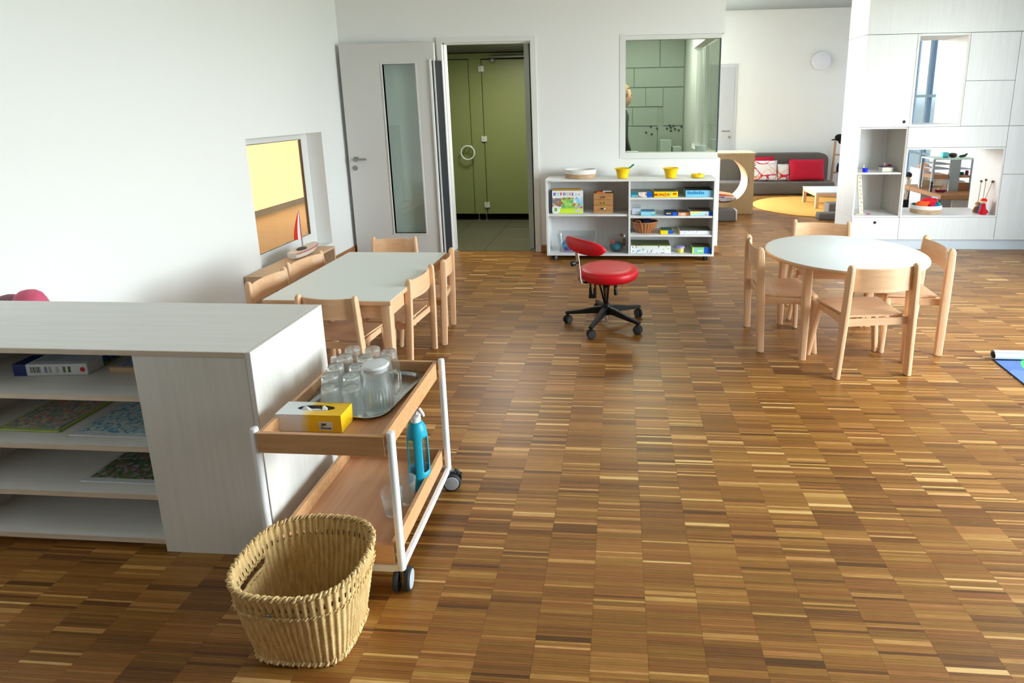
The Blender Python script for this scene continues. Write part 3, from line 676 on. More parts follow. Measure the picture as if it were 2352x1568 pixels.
# bottle and tumblers on the lower tray
BP = (-.738, 1.872); zl = ZT0+.0165
bo = thing('drinking_bottle', 'turquoise sleeved glass bottle with white loop cap on the lower trolley tray', 'bottle', (BP[0], BP[1], zl))
TQ = mat('turquoise_silicone', (.08, .62, .74), .45, var=.03)
n = 48; rings = []
prof = [(.034, .001), (.037, .006), (.0375, .05), (.037, .14), (.036, .20), (.032, .235), (.022, .256), (.0175, .262)]
m = MB(); vs = []; zs = np.linspace(0, 1, 26)
def rad(z):
    return float(np.interp(z, [p[1] for p in prof], [p[0] for p in prof]))
zz = np.concatenate([np.linspace(.001, .03, 5), np.linspace(.045, .205, 14), np.linspace(.215, .262, 8)])
grid = [[m.bm.verts.new((BP[0]+rad(z)*math.cos(2*PI*k/n), BP[1]+rad(z)*math.sin(2*PI*k/n), zl+z)) for k in range(n)] for z in zz]
for i in range(len(zz)-1):
    for k in range(n):
        zc = (zz[i]+zz[i+1])/2; ph = ((k+.5)/n*4+.76) % 1
        if .07 < zc < .20 and abs(ph-.5) < .24: continue
        m.bm.faces.new((grid[i][k], grid[i][(k+1) % n], grid[i+1][(k+1) % n], grid[i+1][k]))
m.bm.faces.new(grid[0][::-1])
sl = m.build('silicone_sleeve', TQ, bo); so = sl.modifiers.new('thickness', 'SOLIDIFY'); so.thickness = .002; so.offset = 1
MB().lathe([(.032, .003), (.0352, .008), (.0355, .05), (.035, .14), (.034, .20), (.030, .235), (.020, .256), (.016, .275)], (BP[0], BP[1], zl), 32).build('flask', glassmat('teal_tinted_glass', (.62, .88, .90), .03, tint=.05), bo)
cp_ = MB().lathe([(.0185, .262), (.0185, .285), (.016, .289), (.004, .290)], (BP[0], BP[1], zl)).build('cap', WHT, bo)
MB().tube([(BP[0], BP[1], zl+.288), (BP[0]+.004, BP[1], zl+.310), (BP[0]+.018, BP[1]-.004, zl+.312), (BP[0]+.032, BP[1]-.010, zl+.296), (BP[0]+.036, BP[1]-.012, zl+.288)], [.006, .007, .007, .006, .004], 8).build('loop', WHT, cp_)
gt = glass_thing('drinking_glass', up=True, h=.088, r0=.028, r1=.037)
p = gz(928, 1163, zl); gt.location = (p[0], p[1]+.03, zl); tag(gt, 'upright empty glass on the lower trolley tray, the one nearer the bottle', 'glass', 'empty glasses on the lower trolley tray')
g2 = gt.copy(); COL.objects.link(g2); p = gz(893, 1192, zl); g2.location = (p[0]+.004, p[1]+.032, zl); g2['label'] = 'upright empty glass on the lower trolley tray, the one nearer the wicker basket'

# ---- wicker laundry basket
bk = thing('wicker_basket', 'large open wicker laundry basket with handle holes on the floor before the trolley', 'basket', (-.885, 1.345, 0))
WK = wood('rattan_cane', (.76, .62, .40), (.90, .78, .56), 'z', (6, 40, 40), .5)
bx, by = -.888, 1.352
def sup(a, hx, hy, e=2.9):
    c, s = math.cos(a), math.sin(a); q = (abs(c)**e+abs(s)**e)**(-1/e); return (q*c*hx, q*s*hy)
NS, PER = 60, 8; NU = NS*PER; NV = 64; ZR = .262
def wall(u, t, off):
    a = 2*PI*u/NU
    e = 2.7+1.8*(1-t); hx_ = .128+.050*t**.9; hy_ = .100+.054*t**.9
    x, y = sup(a, hx_, hy_, e); n_ = Vector((x/hx_**2, y/hy_**2, 0)).normalized()
    rib = .5+.5*math.cos(2*PI*u/PER); row = t*NV*.5
    d = .0046*rib+.0007*math.cos(PI*u/PER+PI*math.floor(row))*math.sin(PI*(row % 1))+.0007*abs(math.sin(PI*row))
    return (bx+x+n_.x*(d+off), by+y+n_.y*(d+off), .006+t*(ZR-.006))
m = MB()
for off in (.0, -.0075):
    g = [[m.bm.verts.new(wall(u, t, off)) for u in range(NU)] for t in np.linspace(0, 1, NV+1)]
    for i in range(NV):
        t = (i+.5)/NV
        for u in range(NU):
            a = 2*PI*(u+.5)/NU
            hole = False
            if .815 < t < .868 and math.cos(2*PI*(u+.5)/PER) < -.55: hole = True
            for c_ in (PI,):
                da = (a-c_+PI) % (2*PI)-PI
                if abs(da) < .42 and .64 < t < .81 and ((da/.42)**4+((t-.725)/.076)**4) < 1: hole = True
            if hole: continue
            f = (g[i][u], g[i][(u+1) % NU], g[i+1][(u+1) % NU], g[i+1][u])
            try: m.bm.faces.new(f if off == 0 else f[::-1])
            except ValueError: pass
m.build('woven_wall', WK, bk, ang=60)
def braid(z, t, r, off, turns, nm, mt_=WK):
    m = MB()
    for ph in (0, PI):
        pts = []
        for k in range(360):
            a = 2*PI*k/360; x, y, _ = wall(NU*k/360, t, off); q = 2*PI*turns*k/360+ph
            n_ = Vector((x-bx, y-by, 0)).normalized()
            pts.append((x+n_.x*r*.7*math.cos(q), y+n_.y*r*.7*math.cos(q), z+r*.7*math.sin(q)))
        m.tube(pts, r*.62, 6, True)
    return m.build(nm, WK, bk)
braid(ZR+.001, 1, .0066, -.002, 50, 'braided_rim'); braid(.196, .745, .0032, .003, 60, 'braided_band'); braid(.0085, .0, .0075, .001, 50, 'braided_foot')
m = MB(); m.loft([[(bx+x, by+y, z) for x, y in [sup(2*PI*k/60, .127, .099, 4.4) for k in range(60)]] for z in (.005, .011)]).build('woven_base', WK, bk)
for c_ in (PI,):
    pts = []
    for k in range(28):
        q = 2*PI*k/28; da = .42*math.copysign(abs(math.cos(q))**.5, math.cos(q)); t = .725+.076*math.copysign(abs(math.sin(q))**.5, math.sin(q))
        pts.append(wall(((c_+da) % (2*PI))/(2*PI)*NU, t, -.003))
    MB().tube(pts, .0052, 8, True).build('handle_edge', WK, bk)
q = wall(NU*.735, .80, .004); MB().ball((q[0], q[1], q[2]), .008, .003, .004).build('rivet', NICK, bk)

# ---- children's chairs
def make_chair():
    t = thing('childrens_chair', 'x', 'chair')
    for s in (-1, 1):
        m = MB(); b, tp = Vector((s*.205, -.168, 0)), Vector((s*.180, -.190, .652)); rings = []
        for z, w_, d_ in ((.004, .014, .021), (.30, .0145, .024), (.56, .014, .023), (.630, .0135, .021), (.646, .012, .015), (.652, .008, .006)):
            c = b.lerp(tp, z/.652); rings.append([(c.x+x, c.y+y, z) for x, y in rrect(0, 0, w_, d_, min(.007, d_*.9), 3)])
        m.loft(rings).build('back_leg', BEECH, t)
        m = MB(); b, tp = Vector((s*.212, .150, 0)), Vector((s*.170, .128, .333)); rings = []
        for z, w_, d_ in ((.004, .0145, .0145), (.20, .0165, .0165), (.31, .018, .018), (.328, .016, .016), (.333, .010, .010)):
            c = b.lerp(tp, z/.333); rings.append([(c.x+x, c.y+y, z) for x, y in rrect(0, 0, w_, d_, w_*.6, 3)])
        m.loft(rings).build('front_leg', BEECH, t)
        MB().prism([(-.165, .300), (.128, .300), (.128, .338), (-.165, .343)], 'x', s*.166-.009, s*.166+.009).build('side_rail', BEECHX, t)
        for x, y in ((.205, -.168), (.212, .150)): MB().cyl((s*x, y, 0), (s*x, y, .0042), .0125, n=12).build('glide', GREYW, t)
    MB().box(-.170, .170, -.168, -.150, .300, .340, .002).build('rear_rail', BEECHX, t)
    # moulded seat
    nx, ny = 17, 17; top = []; m = MB()
    for zo in (0, -.010):
        for j in range(ny):
            v = j/(ny-1); y = -.150+.325*v
            for i in range(nx):
                u = i/(nx-1)*2-1; wd = .158+.030*v
                x = u*wd*(1-.10*max(0, v-.85)/.15*abs(u)**3); yy = y-(.05*max(0, abs(u)-.75)/.25 if v > .9 else 0)*(v-.9)/.1
                dip = -.011*math.exp(-((u/.55)**2+((v-.42)/.28)**2)); edge = -.016*max(0, (v-.86)/.14)**2
                top.append((x, yy, .357+dip+edge+zo))
    K = nx*ny; F_ = []
    for j in range(ny-1):
        for i in range(nx-1):
            a = j*nx+i; F_ += [(a, a+1, a+nx+1, a+nx), (K+a, K+a+nx, K+a+nx+1, K+a+1)]
    for i in range(nx-1): F_ += [(i, K+i, K+i+1, i+1), ((ny-1)*nx+i, (ny-1)*nx+i+1, K+(ny-1)*nx+i+1, K+(ny-1)*nx+i)]
    for j in range(ny-1): F_ += [(j*nx, j*nx+nx, K+j*nx+nx, K+j*nx), (j*nx+nx-1, K+j*nx+nx-1, K+j*nx+2*nx-1, j*nx+2*nx-1)]
    m.add(top, F_).build('seat', BEECHX, t, ang=60)
    # curved backrest
    m = MB(); rings = []; n = 15
    for k in range(n):
        u = k/(n-1)*2-1; x = u*.171; y = -.186+.012-.034*(1-u*u); z0, z1 = .498, .632
        rings.append([(x, y-.005, z0+.004), (x, y+.005, z0+.004), (x, y+.006, z0+.012), (x, y+.005, z1-.004), (x, y, z1), (x, y-.005, z1-.004)])
    m.loft(rings).build('backrest', BEECHX, t, ang=50)
    return t
ch = make_chair()
RG, SG = 'wooden chairs around the round table', 'small wooden chairs around the rectangular table'
R_ = math.radians
ch.location = (1.372, 3.255, 0); ch.rotation_euler = (0, 0, R_(9)); ch['label'] = 'beech childrens chair in front of the round table, its back towards the viewer'; ch['group'] = RG
place(ch, (1.037, 3.600, 0), R_(-91), 'beech childrens chair at the left side of the round table facing right', RG)
place(ch, (1.758, 3.615, 0), R_(84), 'beech childrens chair at the right side of the round table facing left', RG)
place(ch, (1.430, 4.062, 0), R_(167.5), 'beech childrens chair behind the round table, only its back showing', RG)
for p, a, l in (((-1.320, 3.190), 85, 'small beech chair on the right of the rectangular table, the nearer of two'),
                ((-1.280, 3.575), 97, 'small beech chair on the right of the rectangular table, the farther of two'),
                ((-1.492, 2.895), -3, 'small beech chair at the near end of the rectangular table behind the counter'),
                ((-1.655, 3.915), 183, 'small beech chair at the far end of the rectangular table before the white door'),
                ((-1.885, 3.085), -94, 'small beech chair on the wall side of the rectangular table, the nearer of two'),
                ((-1.882, 3.475), -100, 'small beech chair on the wall side of the rectangular table, near the toy sailing boat')):
    place(ch, (p[0], p[1], 0), R_(a), l, SG, .862)

# ---- round table
rt = thing('round_table', 'low round table with white top, beech edge and four beech legs', 'table', (1.384, 3.581, 0))
c = (1.384, 3.581, 0)
MB().lathe([(.445, .5665), (.458, .568), (.462, .574), (.462, .584), (.459, .5885), (.445, .5888)], c, 96).build('edge_band', BEECHX, rt)
MB().lathe([(.02, .5889), (.4585, .5889), (.459, .5898), (.4575, .5905), (.02, .5905)], c, 96).build('tabletop', WTOP, rt)
m = MB(); aa = R_(43)
LP = [(c[0]+.405*math.cos(aa+PI/2*k), c[1]+.405*math.sin(aa+PI/2*k)) for k in range(4)]
for k in range(4):
    p, q = Vector(LP[k]+(0,)), Vector(LP[(k+1) % 4]+(0,)); d = (q-p).normalized(); n_ = Vector((-d.y, d.x, 0)); p += d*.02; q -= d*.02
    m.loft([[tuple(p+n_*s+Vector((0, 0, z))) for s, z in ((-.01, .500), (.01, .500), (.01, .5655), (-.01, .5655))], [tuple(q+n_*s+Vector((0, 0, z))) for s, z in ((-.01, .500), (.01, .500), (.01, .5655), (-.01, .5655))]])
m.build('apron', BEECHX, rt)
for x, y in LP: MB().loft([[(x+a, y+b, z) for a, b in rrect(0, 0, r, r, r*.5, 4)] for z, r in ((0, .019), (.35, .0235), (.56, .0255), (.5662, .0255))]).build('leg', BEECH, rt)

# ---- rectangular table
qt = thing('rectangular_table', 'low rectangular table with pale grey top and beech frame near the left wall', 'table', (-1.585, 3.27, 0))
QX0, QX1, QY0, QY1, QZ = -1.872, -1.176, 2.765, 3.778, .52
MB().box(QX0, QX1, QY0, QY1, QZ-.024, QZ-.0012, .002).build('edge_band', BEECHX, qt)
MB().box(QX0+.002, QX1-.002, QY0+.002, QY1-.002, QZ-.001, QZ+.0005).build('tabletop', TOPM, qt)
m = MB(); i_ = .022
m.box(QX0+.06, QX1-.06, QY0+i_, QY0+i_+.02, QZ-.10, QZ-.0245).box(QX0+.06, QX1-.06, QY1-i_-.02, QY1-i_, QZ-.10, QZ-.0245)
m.box(QX0+i_, QX0+i_+.02, QY0+.06, QY1-.06, QZ-.10, QZ-.0245).box(QX1-i_-.02, QX1-i_, QY0+.06, QY1-.06, QZ-.10, QZ-.0245)
m.build('apron', BEECHX, qt)
for x in (QX0+.034, QX1-.034):
    for y in (QY0+.034, QY1-.034): MB().loft([[(x+a, y+b, z) for a, b in rrect(0, 0, r, r, .006, 3)] for z, r in ((0, .022), (QZ-.0246, .026))]).build('leg', BEECH, qt)

# ---- red work stool
cp5 = [gz(*p) for p in ((1296, 742), (1350, 776), (1473, 765), (1471, 727), (1374, 716))]
SCX, SCY = sum(p[0] for p in cp5)/5, sum(p[1] for p in cp5)/5
A0 = sum(((math.atan2(p[1]-SCY, p[0]-SCX)-2*PI*k/5) % (2*PI)) if False else 0 for k, p in enumerate(cp5))
angs = [math.atan2(p[1]-SCY, p[0]-SCX) for p in cp5]
off = [(a-2*PI/5*k) for k, a in enumerate(angs)]
A0 = math.atan2(sum(math.sin(o) for o in off), sum(math.cos(o) for o in off))
so_ = thing('work_stool', 'red padded work stool with small backrest on a black five star base', 'stool', (SCX, SCY, 0))
def at_s(r, a, z): return (SCX+r*math.cos(a), SCY+r*math.sin(a), z)
hub = MB().lathe([(.030, .075), (.034, .085), (.034, .135), (.028, .150), (.026, .155)], (SCX, SCY, 0)).build('hub', BLK, so_)
for k in range(5):
    a = A0+2*PI*k/5; d = Vector((math.cos(a), math.sin(a), 0)); s_ = Vector((-math.sin(a), math.cos(a), 0)); rings = []
    for r, w_, z0, z1 in ((.02, .020, .085, .135), (.08, .018, .086, .128), (.18, .0155, .076, .104), (.272, .0145, .070, .090), (.285, .012, .071, .086)):
        b_ = Vector((SCX, SCY, 0))+d*r
        rings.append([tuple(b_+s_*w_+Vector((0, 0, z0))), tuple(b_+s_*w_+Vector((0, 0, z1-.006))), tuple(b_+s_*w_*.6+Vector((0, 0, z1))), tuple(b_-s_*w_*.6+Vector((0, 0, z1))), tuple(b_-s_*w_+Vector((0, 0, z1-.006))), tuple(b_-s_*w_+Vector((0, 0, z0)))])
    arm = MB().loft(rings).build('base_arm', BLK, so_)
    twin_caster(SCX+d.x*.270, SCY+d.y*.270, a+(.9, 2.2, .3, 1.4, 2.8)[k], so_, r=.030, w=.017, gap=.010, hub=mat('dark_hub', (.24, .25, .27), .4))
MB().cyl(at_s(0, 0, .03), at_s(0, 0, .09), .010).cyl(at_s(0, 0, .15), at_s(0, 0, .300), .0145).build('gas_lift', CHR, so_)
MB().lathe([(.018, .272), (.045, .300), (.052, .325), (.052, .345)], (SCX, SCY, 0)).build('bellows', BLK, so_)
SX, SY = SCX+.016, SCY-.005
MB().lathe([(.168, .340), (.182, .342), (.196, .352), (.203, .369), (.203, .390), (.197, .404), (.182, .4135), (.14, .417), (.08, .4175), (.02, .418)], (SX, SY, 0), 72).build('seat_cushion', RED, so_)
MB().lathe([(.05, .3335), (.150, .3335), (.160, .3399), (.05, .3399)], (SX, SY, 0), 48).build('seat_plate', BLK, so_)
m = MB()
for (ax, ay), (zx, zy) in (((-.11, -.06), (-.10, -.055)), ((-.075, -.075), (-.07, -.07)), ((-.02, -.06), (-.005, -.015)), ((.02, -.06), (.006, -.015)), ((-.055, -.02), (-.01, -.01)), ((.075, -.05), (.062, -.04))):
    lo = .235 if ax < -.07 else (.15 if abs(ax) < .06 else .255)
    m.tube([(SCX+ax, SCY+ay, .34), (SCX+zx, SCY+zy, lo)], .0065, 8)
m.build('strut', BLK, so_)
MB().box(SCX-.118, SCX-.064, SCY-.085, SCY-.045, .215, .240, .006).box(SCX-.115, SCX-.100, SCY-.078, SCY-.05, .22, .285, .004).box(SCX-.085, SCX-.068, SCY-.084, SCY-.06, .22, .285, .004).build('paddle_lever', BLK, so_)
MB().tube([(SCX+.06, SCY-.045, .31), (SCX+.064, SCY-.045, .255), (SCX+.068, SCY-.045, .232)], [.007, .012, .016], 10).build('paddle_lever', BLK, so_)
MB().tube([(SCX+.06, SCY-.06, .28), (SCX+.10, SCY-.07, .290), (SCX+.112, SCY-.075, .315)], .004, 8).build('height_lever', CHR, so_)
# backrest pad on a bent steel strip
BA = R_(212); BP2 = R_(231); pbs = Vector((-math.sin(BP2), math.cos(BP2), 0)); pbd = Vector((math.cos(BP2), math.sin(BP2), 0)); bd = Vector((math.cos(BA), math.sin(BA), 0)); bs = Vector((-bd.y, bd.x, 0)); O = Vector((SX, SY, 0))
m = MB(); rings = []; n = 17
for k in range(n):
    u = k/(n-1)*2-1; th = u*.176+.040; e_ = (1-abs(u)**3.2)**.5 if abs(u) < 1 else .02; e_ = max(e_, .12)
    base = O+bd*.250-pbd*(.050*u*u)+pbs*th; hz = .050*e_; dt = .021*max(e_, .3); zc = .598-.012*u
    rings.append([tuple(base+pbd*dt*math.cos(q)+Vector((0, 0, zc+hz*math.copysign(abs(math.sin(q))**.7, math.sin(q))))) for q in np.linspace(0, 2*PI, 17)[:-1]])
pad = m.loft(rings).build('backrest_cushion', RED, so_, ang=60)
def strip(pts, w_, th_, mt_, nm, par):
    m = MB(); rings = []
    for r, z in pts:
        p = O+bd*r; rings.append([tuple(p+bs*w_+Vector((0, 0, z))), tuple(p+bs*w_+bd*th_+Vector((0, 0, z))), tuple(p-bs*w_+bd*th_+Vector((0, 0, z))), tuple(p-bs*w_+Vector((0, 0, z)))])
    return m.loft(rings).build(nm, mt_, par)
br = strip([(.12, .333), (.19, .333), (.213, .338), (.222, .355), (.226, .40), (.232, .47), (.242, .56)], .022, .004, CHR, 'back_bracket', so_)
p = O+bd*.245+Vector((0, 0, .478)); MB().tube([tuple(p-bd*.015), tuple(p+bd*.012), tuple(p+bd*.014), tuple(p+bd*.038), tuple(p+bd*.042)], [.006, .006, .017, .019, .012], 14).build('clamp_knob', BLK, br)

# ================================================================== MOBILE SHELF UNIT AND TOYS
UF, UB_ = 5.485, 5.822
ux0, ux1, uz0, uz1 = -.703, .913, .052, .800
un = thing('mobile_shelf', 'white open shelf unit on black castors against the back wall', 'shelf', (.105, 5.65, 0))
LAMS = LAM
MB().box(ux0, ux1, UF-.004, UB_, uz1-.019, uz1, .001).build('top', LAMX, un)
MB().box(ux0, ux0+.019, UF, UB_, uz0, uz1-.0195).build('side_panel', LAM, un)
MB().box(ux1-.019, ux1, UF, UB_, uz0, uz1-.0195).build('side_panel', LAM, un)
MB().box(ux0+.0195, ux1-.0195, UF, UB_, uz0, uz0+.019).build('bottom', LAMX, un)
MB().box(.094, .113, UF, UB_-.02, uz0+.0195, uz1-.0195).build('divider', LAM, un)
MB().box(ux0+.0195, .0935, UB_-.016, UB_-.008, uz0+.0195, uz1-.0195).build('back_panel', LAM, un)
MB().box(.1135, ux1-.0195, UB_-.016, UB_-.008, uz0+.0195, uz1-.0195).build('back_panel', LAM, un)
SL, SR = .452, (.615, .436, .252)
MB().box(ux0+.0195, .0935, UF+.012, UB_-.017, SL-.009, SL+.009).build('shelf', LAMX, un)
for z in SR: MB().box(.1135, ux1-.0195, UF+.006, UB_-.017, z-.009, z+.009).build('shelf', LAMX, un)
for x in (ux0+.075, ux1-.075):
    for y in (UF+.05, UB_-.05): twin_caster(x, y, .6 if x < 0 else 2.2, un, r=.0215, w=.014, gap=.010, hub=MATS['dark_hub'])
def fpx(u, v, Y): q = gy(u, v, Y); return q[0], q[2]
def gamebox(name, label, u0, u1, vt, z, m, depth=.20, Y=UF+.03, top=None, group=None, cat='box'):
    x0, _ = fpx(u0, (vt+10), Y); x1, _ = fpx(u1, (vt+10), Y); _, zt_ = fpx((u0+u1)/2, vt, Y)
    x1 = min(x1, ux1-.021); x0 = max(x0, ux0+.021)
    t = thing(name, label, cat, ((x0+x1)/2, Y+depth/2, z), 0, group)
    MB().box(x0, x1, Y, Y+depth, z+.0005, zt_, .001).build('carton', m, t)
    if top: MB().box(x0+.006, x1-.006, Y+.006, Y+depth-.006, zt_+.0002, zt_+.0008).build('lid_print', top, t)
    return t, x0, x1, z, zt_, Y
def panel(t, x0, x1, z0, z1, Y, m, nm='printed_panel', d=.0008): return MB().box(x0, x1, Y-d, Y-.0001, z0, z1).build(nm, m, t)
GB = 'game boxes on the mobile shelf unit'
zs = SL+.0095
# large picture box standing in the upper left bay
t, x0, x1, z0, z1, Y = gamebox('game_box', 'large colourful picture game box standing in the upper left shelf bay', 1268, 1338, 438, zs, WHITE, .07, UF+.06, group=None)
W = x1-x0; Hh = z1-z0
MB().box(x0-.016, x0-.001, Y-.002, Y+.07, z0+.0005, z1+.002, .001).build('dark_spine', mat('dark_blue_spine', (.05, .13, .25), .5), t)
MB().box(x0+.004, x1-.02, Y+.004, Y+.066, z1+.0002, z1+.016, .002).build('yellow_cover', mat('mustard_card', (.72, .55, .20), .6), t)
panel(t, x0, x0+W*.30, z0+Hh*.30, z0+Hh*.68, Y, pattern('den_print', [(.72, .58, .44), (.62, .45, .34), (.82, .70, .52), (.50, .48, .55), (.66, .50, .40)], 42))
panel(t, x0+W*.30, x0+W*.70, z0+Hh*.22, z0+Hh*.70, Y, pattern('meadow_print', [(.52, .78, .36), (.68, .86, .45), (.40, .72, .48), (.60, .82, .40), (.75, .30, .24)], 40))
panel(t, x0+W*.70, x1, z0+Hh*.45, z0+Hh*.72, Y, pattern('sky_print', [(.60, .82, .95), (.72, .88, .96), (.50, .72, .90), (.86, .92, .95)], 40))
panel(t, x0+W*.70, x1, z0+Hh*.22, z0+Hh*.45, Y, pattern('pond_print', [(.62, .80, .50), (.70, .66, .80), (.55, .84, .70), (.82, .88, .45), (.80, .35, .40)], 42))
panel(t, x0, x1, z0+.002, z0+Hh*.215, Y, mat('lime_print', (.82, .92, .22), .5))
MB().lathe([(.038, 0), (.040, .0008)], n=32).xf(Matrix.Translation((x0+W*.12, Y-.001, z0+Hh*.165)) @ Matrix.Rotation(PI/2, 4, 'X')).build('white_disc', WHITE, t)
MB().box(x0+W*.07, x0+W*.16, Y-.0030, Y-.0021, z0+Hh*.09, z0+Hh*.25, .001).build('green_card', mat('leaf_green_print', (.45, .72, .35), .5), t)
for i, (fx, c_, w_) in enumerate(((.05, (.25, .30, .65), .012), (.10, (.55, .60, .80), .010), (.18, (.60, .85, .85), .012), (.27, (.90, .25, .40), .014), (.37, (.40, .45, .75), .012), (.43, (.55, .60, .80), .010), (.50, (.75, .85, .60), .012), (.57, (.92, .55, .70), .014), (.65, (.35, .40, .70), .012), (.76, (.78, .78, .90), .018), (.86, (.78, .78, .90), .018))):
    panel(t, x0+W*fx, x0+W*fx+w_, z0+Hh*(.80 if i % 2 else .78), z0+Hh*(.92 if i < 9 else .88), Y, mat('title_%d' % i, c_, .5), 'title_letter')
MB().lathe([(.018, 0), (.020, .0008)], n=24).xf(Matrix.Translation((x0+W*.84, Y-.001, z0+Hh*.12)) @ Matrix.Rotation(PI/2, 4, 'X') @ Matrix.Scale(1.6, 4, (1, 0, 0)) @ Matrix.Scale(.7, 4, (0, 1, 0))).build('badge', mat('badge_lilac', (.80, .82, .86), .5), t)
# small wooden chest of drawers
Y = UF+.07
x0, zt_ = fpx(1363, 444, Y); x1, _ = fpx(1408, 444, Y); z0 = zs
t = thing('drawer_chest', 'small wooden chest with three drawers and coloured double knobs in the upper left shelf bay', 'chest', ((x0+x1)/2, Y+.07, z0))
WD = wood('chest_wood', (.66, .46, .27), (.74, .54, .34), 'x', (1.4, 18, 18), .5)
Hh = zt_-z0
MB().box(x0, x1, Y+.004, Y+.15, z0+.0005, zt_, .001).build('carcass', WD, t)
KN = [((.25, .40, .55), (.75, .15, .12)), ((.85, .65, .10), (.30, .55, .15)), ((.28, .14, .24), (.92, .92, .90))]
for i in range(3):
    zb2 = z0+Hh*(.10+.29*(2-i))
    d_ = MB().box(x0+.003, x1-.003, Y-.002, Y+.0035, zb2+.003, zb2+Hh*.28, .001).build('drawer', WD, t)
    for j in range(2):
        MB().ball(((x0+x1)/2-.010+.021*j, Y-.009, zb2+Hh*.14), .0095, .008, .0085, 14).build('knob', mat('knob_%d%d' % (i, j), KN[i][j], .4), d_)
MB().box(x0+.03, x0+.11, Y+.02, Y+.12, zt_+.0002, zt_+.012, .002).build('orange_card', mat('orange_card', (.85, .45, .20), .6), t)
MB().box(x0+.09, x1-.012, Y+.015, Y+.10, zt_+.0125, zt_+.018, .001).build('white_card', WHITE, t)
# clear plastic tubs
def tub(label, u0, u1, vt, z, Y, depth, col, m2):
    x0, zt_ = fpx(u0, vt, Y); x1, _ = fpx(u1, vt, Y)
    t = thing('plastic_tub', label, 'tub', ((x0+x1)/2, Y+depth/2, z)); cx_, cy2 = (x0+x1)/2, Y+depth/2; hx_, hy_ = (x1-x0)/2, depth/2
    m = MB(); R0 = lambda a, b, z_: [(x, y, z_) for x, y in rrect(cx_, cy2, a, b, .015, 4)]
    m.loft([R0(hx_*.90, hy_*.90, z+.0005), R0(hx_*.97, hy_*.97, zt_-.012), R0(hx_*.97, hy_*.97, zt_-.010), R0(hx_, hy_, zt_-.010), R0(hx_, hy_, zt_), R0(hx_*.985, hy_*.985, zt_), R0(hx_*.96, hy_*.96, zt_-.008), R0(hx_*.89, hy_*.89, z+.003)])
    m.build('tub', CLEAR, t)
    return t, cx_, cy2, hx_, hy_, zt_
zl0 = uz0+.0195
t, a, b, hx_, hy_, zt_ = tub('clear plastic tub with blue toy, lower left shelf bay behind the red stool', 1279, 1371, 541, zl0, UF+.03, .25, None, None)
MB().ball((a-.095, b-.04, zl0+.062), .062, .05, .055, 20).build('blue_ball', pattern('blue_toy', [(.20, .55, .80), (.35, .68, .85), (.55, .70, .35), (.25, .45, .78)], 26), t)
MB().box(a-.14, a+.06, b-.09, b+.08, zl0+.004, zl0+.012, .003).build('lilac_board', mat('lilac_board', (.75, .60, .80), .5), t)
t, a, b, hx_, hy_, zt_ = tub('clear plastic tub with teal fabric beside the shelf divider', 1399, 1441, 547, zl0, UF+.03, .22, None, None)
MB().ball((a-.02, b-.02, zl0+.05), .068, .08, .046, 20).build('teal_fabric', mat('teal_fabric', (.05, .45, .52), .8), t)
MB().ball((a-.055, b-.05, zl0+.10), .022, .02, .026, 12).build('red_figure', mat('soft_red', (.75, .30, .30), .6), t)
MB().ball((a+.058, b-.01, zl0+.09), .018, .02, .045, 12).build('brown_figure', mat('brown_figure', (.42, .28, .26), .6), t)
MB().ball((a+.03, b+.01, zl0+.155), .016, .016, .016, 12).build('wooden_bead', mat('ochre_bead', (.62, .52, .16), .5), t)

# boxes in the right-hand bays
z = SR[0]+.0095
t, x0, x1, z0, z1, Y = gamebox('game_box', 'flat teal, white and blue game box beside the shelf divider, top right shelf', 1449, 1497, 441, z, mat('teal_print', (.14, .45, .50), .5), top=mat('grey_lid', (.50, .50, .46), .5), group=GB)
W = x1-x0; panel(t, x0+W*.36, x0+W*.76, z0+.001, z1, Y, pattern('mosaic_print', [(.85, .80, .80), (.92, .88, .84), (.60, .42, .50), (.88, .72, .50)], 55)); panel(t, x0+W*.78, x1, z0+.001, z1, Y, BLUE); panel(t, x0+.004, x0+W*.33, z0+.002, z0+.022, Y, pattern('sea_print', [(.30, .62, .75), (.55, .75, .70), (.40, .70, .80)], 50), d=.0012)
t, x0, x1, z0, z1, Y = gamebox('game_box', 'bright yellow game box with red lettering on the top right shelf', 1502, 1557, 440, z, mat('bright_yellow_card', (.99, .88, .02), .45), top=mat('dull_lid', (.45, .44, .38), .5), group=GB)
W = x1-x0; text('MONZA', .040, facing_cam(x0+W*.33, Y-.001, (z0+z1)/2-.004), mat('red_orange_ink', (.88, .30, .08), .5), t, 'lettering', .0006, True)
MB().lathe([(.012, 0), (.013, .0008)], n=24).xf(Matrix.Translation((x0+W*.69, Y-.001, (z0+z1)/2+.006)) @ Matrix.Rotation(PI/2, 4, 'X')).build('badge', mat('badge_sage', (.75, .78, .45), .5), t)
panel(t, x0+W*.79, x0+W*.94, (z0+z1)/2-.004, z1-.012, Y, MATS['red_orange_ink'])
t, x0, x1, z0, z1, Y = gamebox('game_box', 'large light blue game box at the right end of the top right shelf', 1575, 1642, 437, z, CYAN, .24, top=mat('dark_lid', (.30, .29, .31), .5), group=GB)
W = x1-x0
for i in range(9): panel(t, x0+W*(.06+.07*i), x0+W*(.06+.07*i)+.014, z0+.028, z0+.056-(i % 3)*.004, Y, mat('blue_letters', (.12, .52, .76), .5), 'title_letter')
panel(t, x0+W*.84, x0+W*.92, z0+.012, z0+.028, Y, mat('pink_dab', (.80, .66, .75), .5))
z = SR[1]+.0095
x0, zt_ = fpx(1450, 474, UF+.06); x1, _ = fpx(1473, 474, UF+.06)
t = thing('clear_box', 'small clear box of white cards beside the shelf divider on the second right shelf', 'box', ((x0+x1)/2, UF+.11, z))
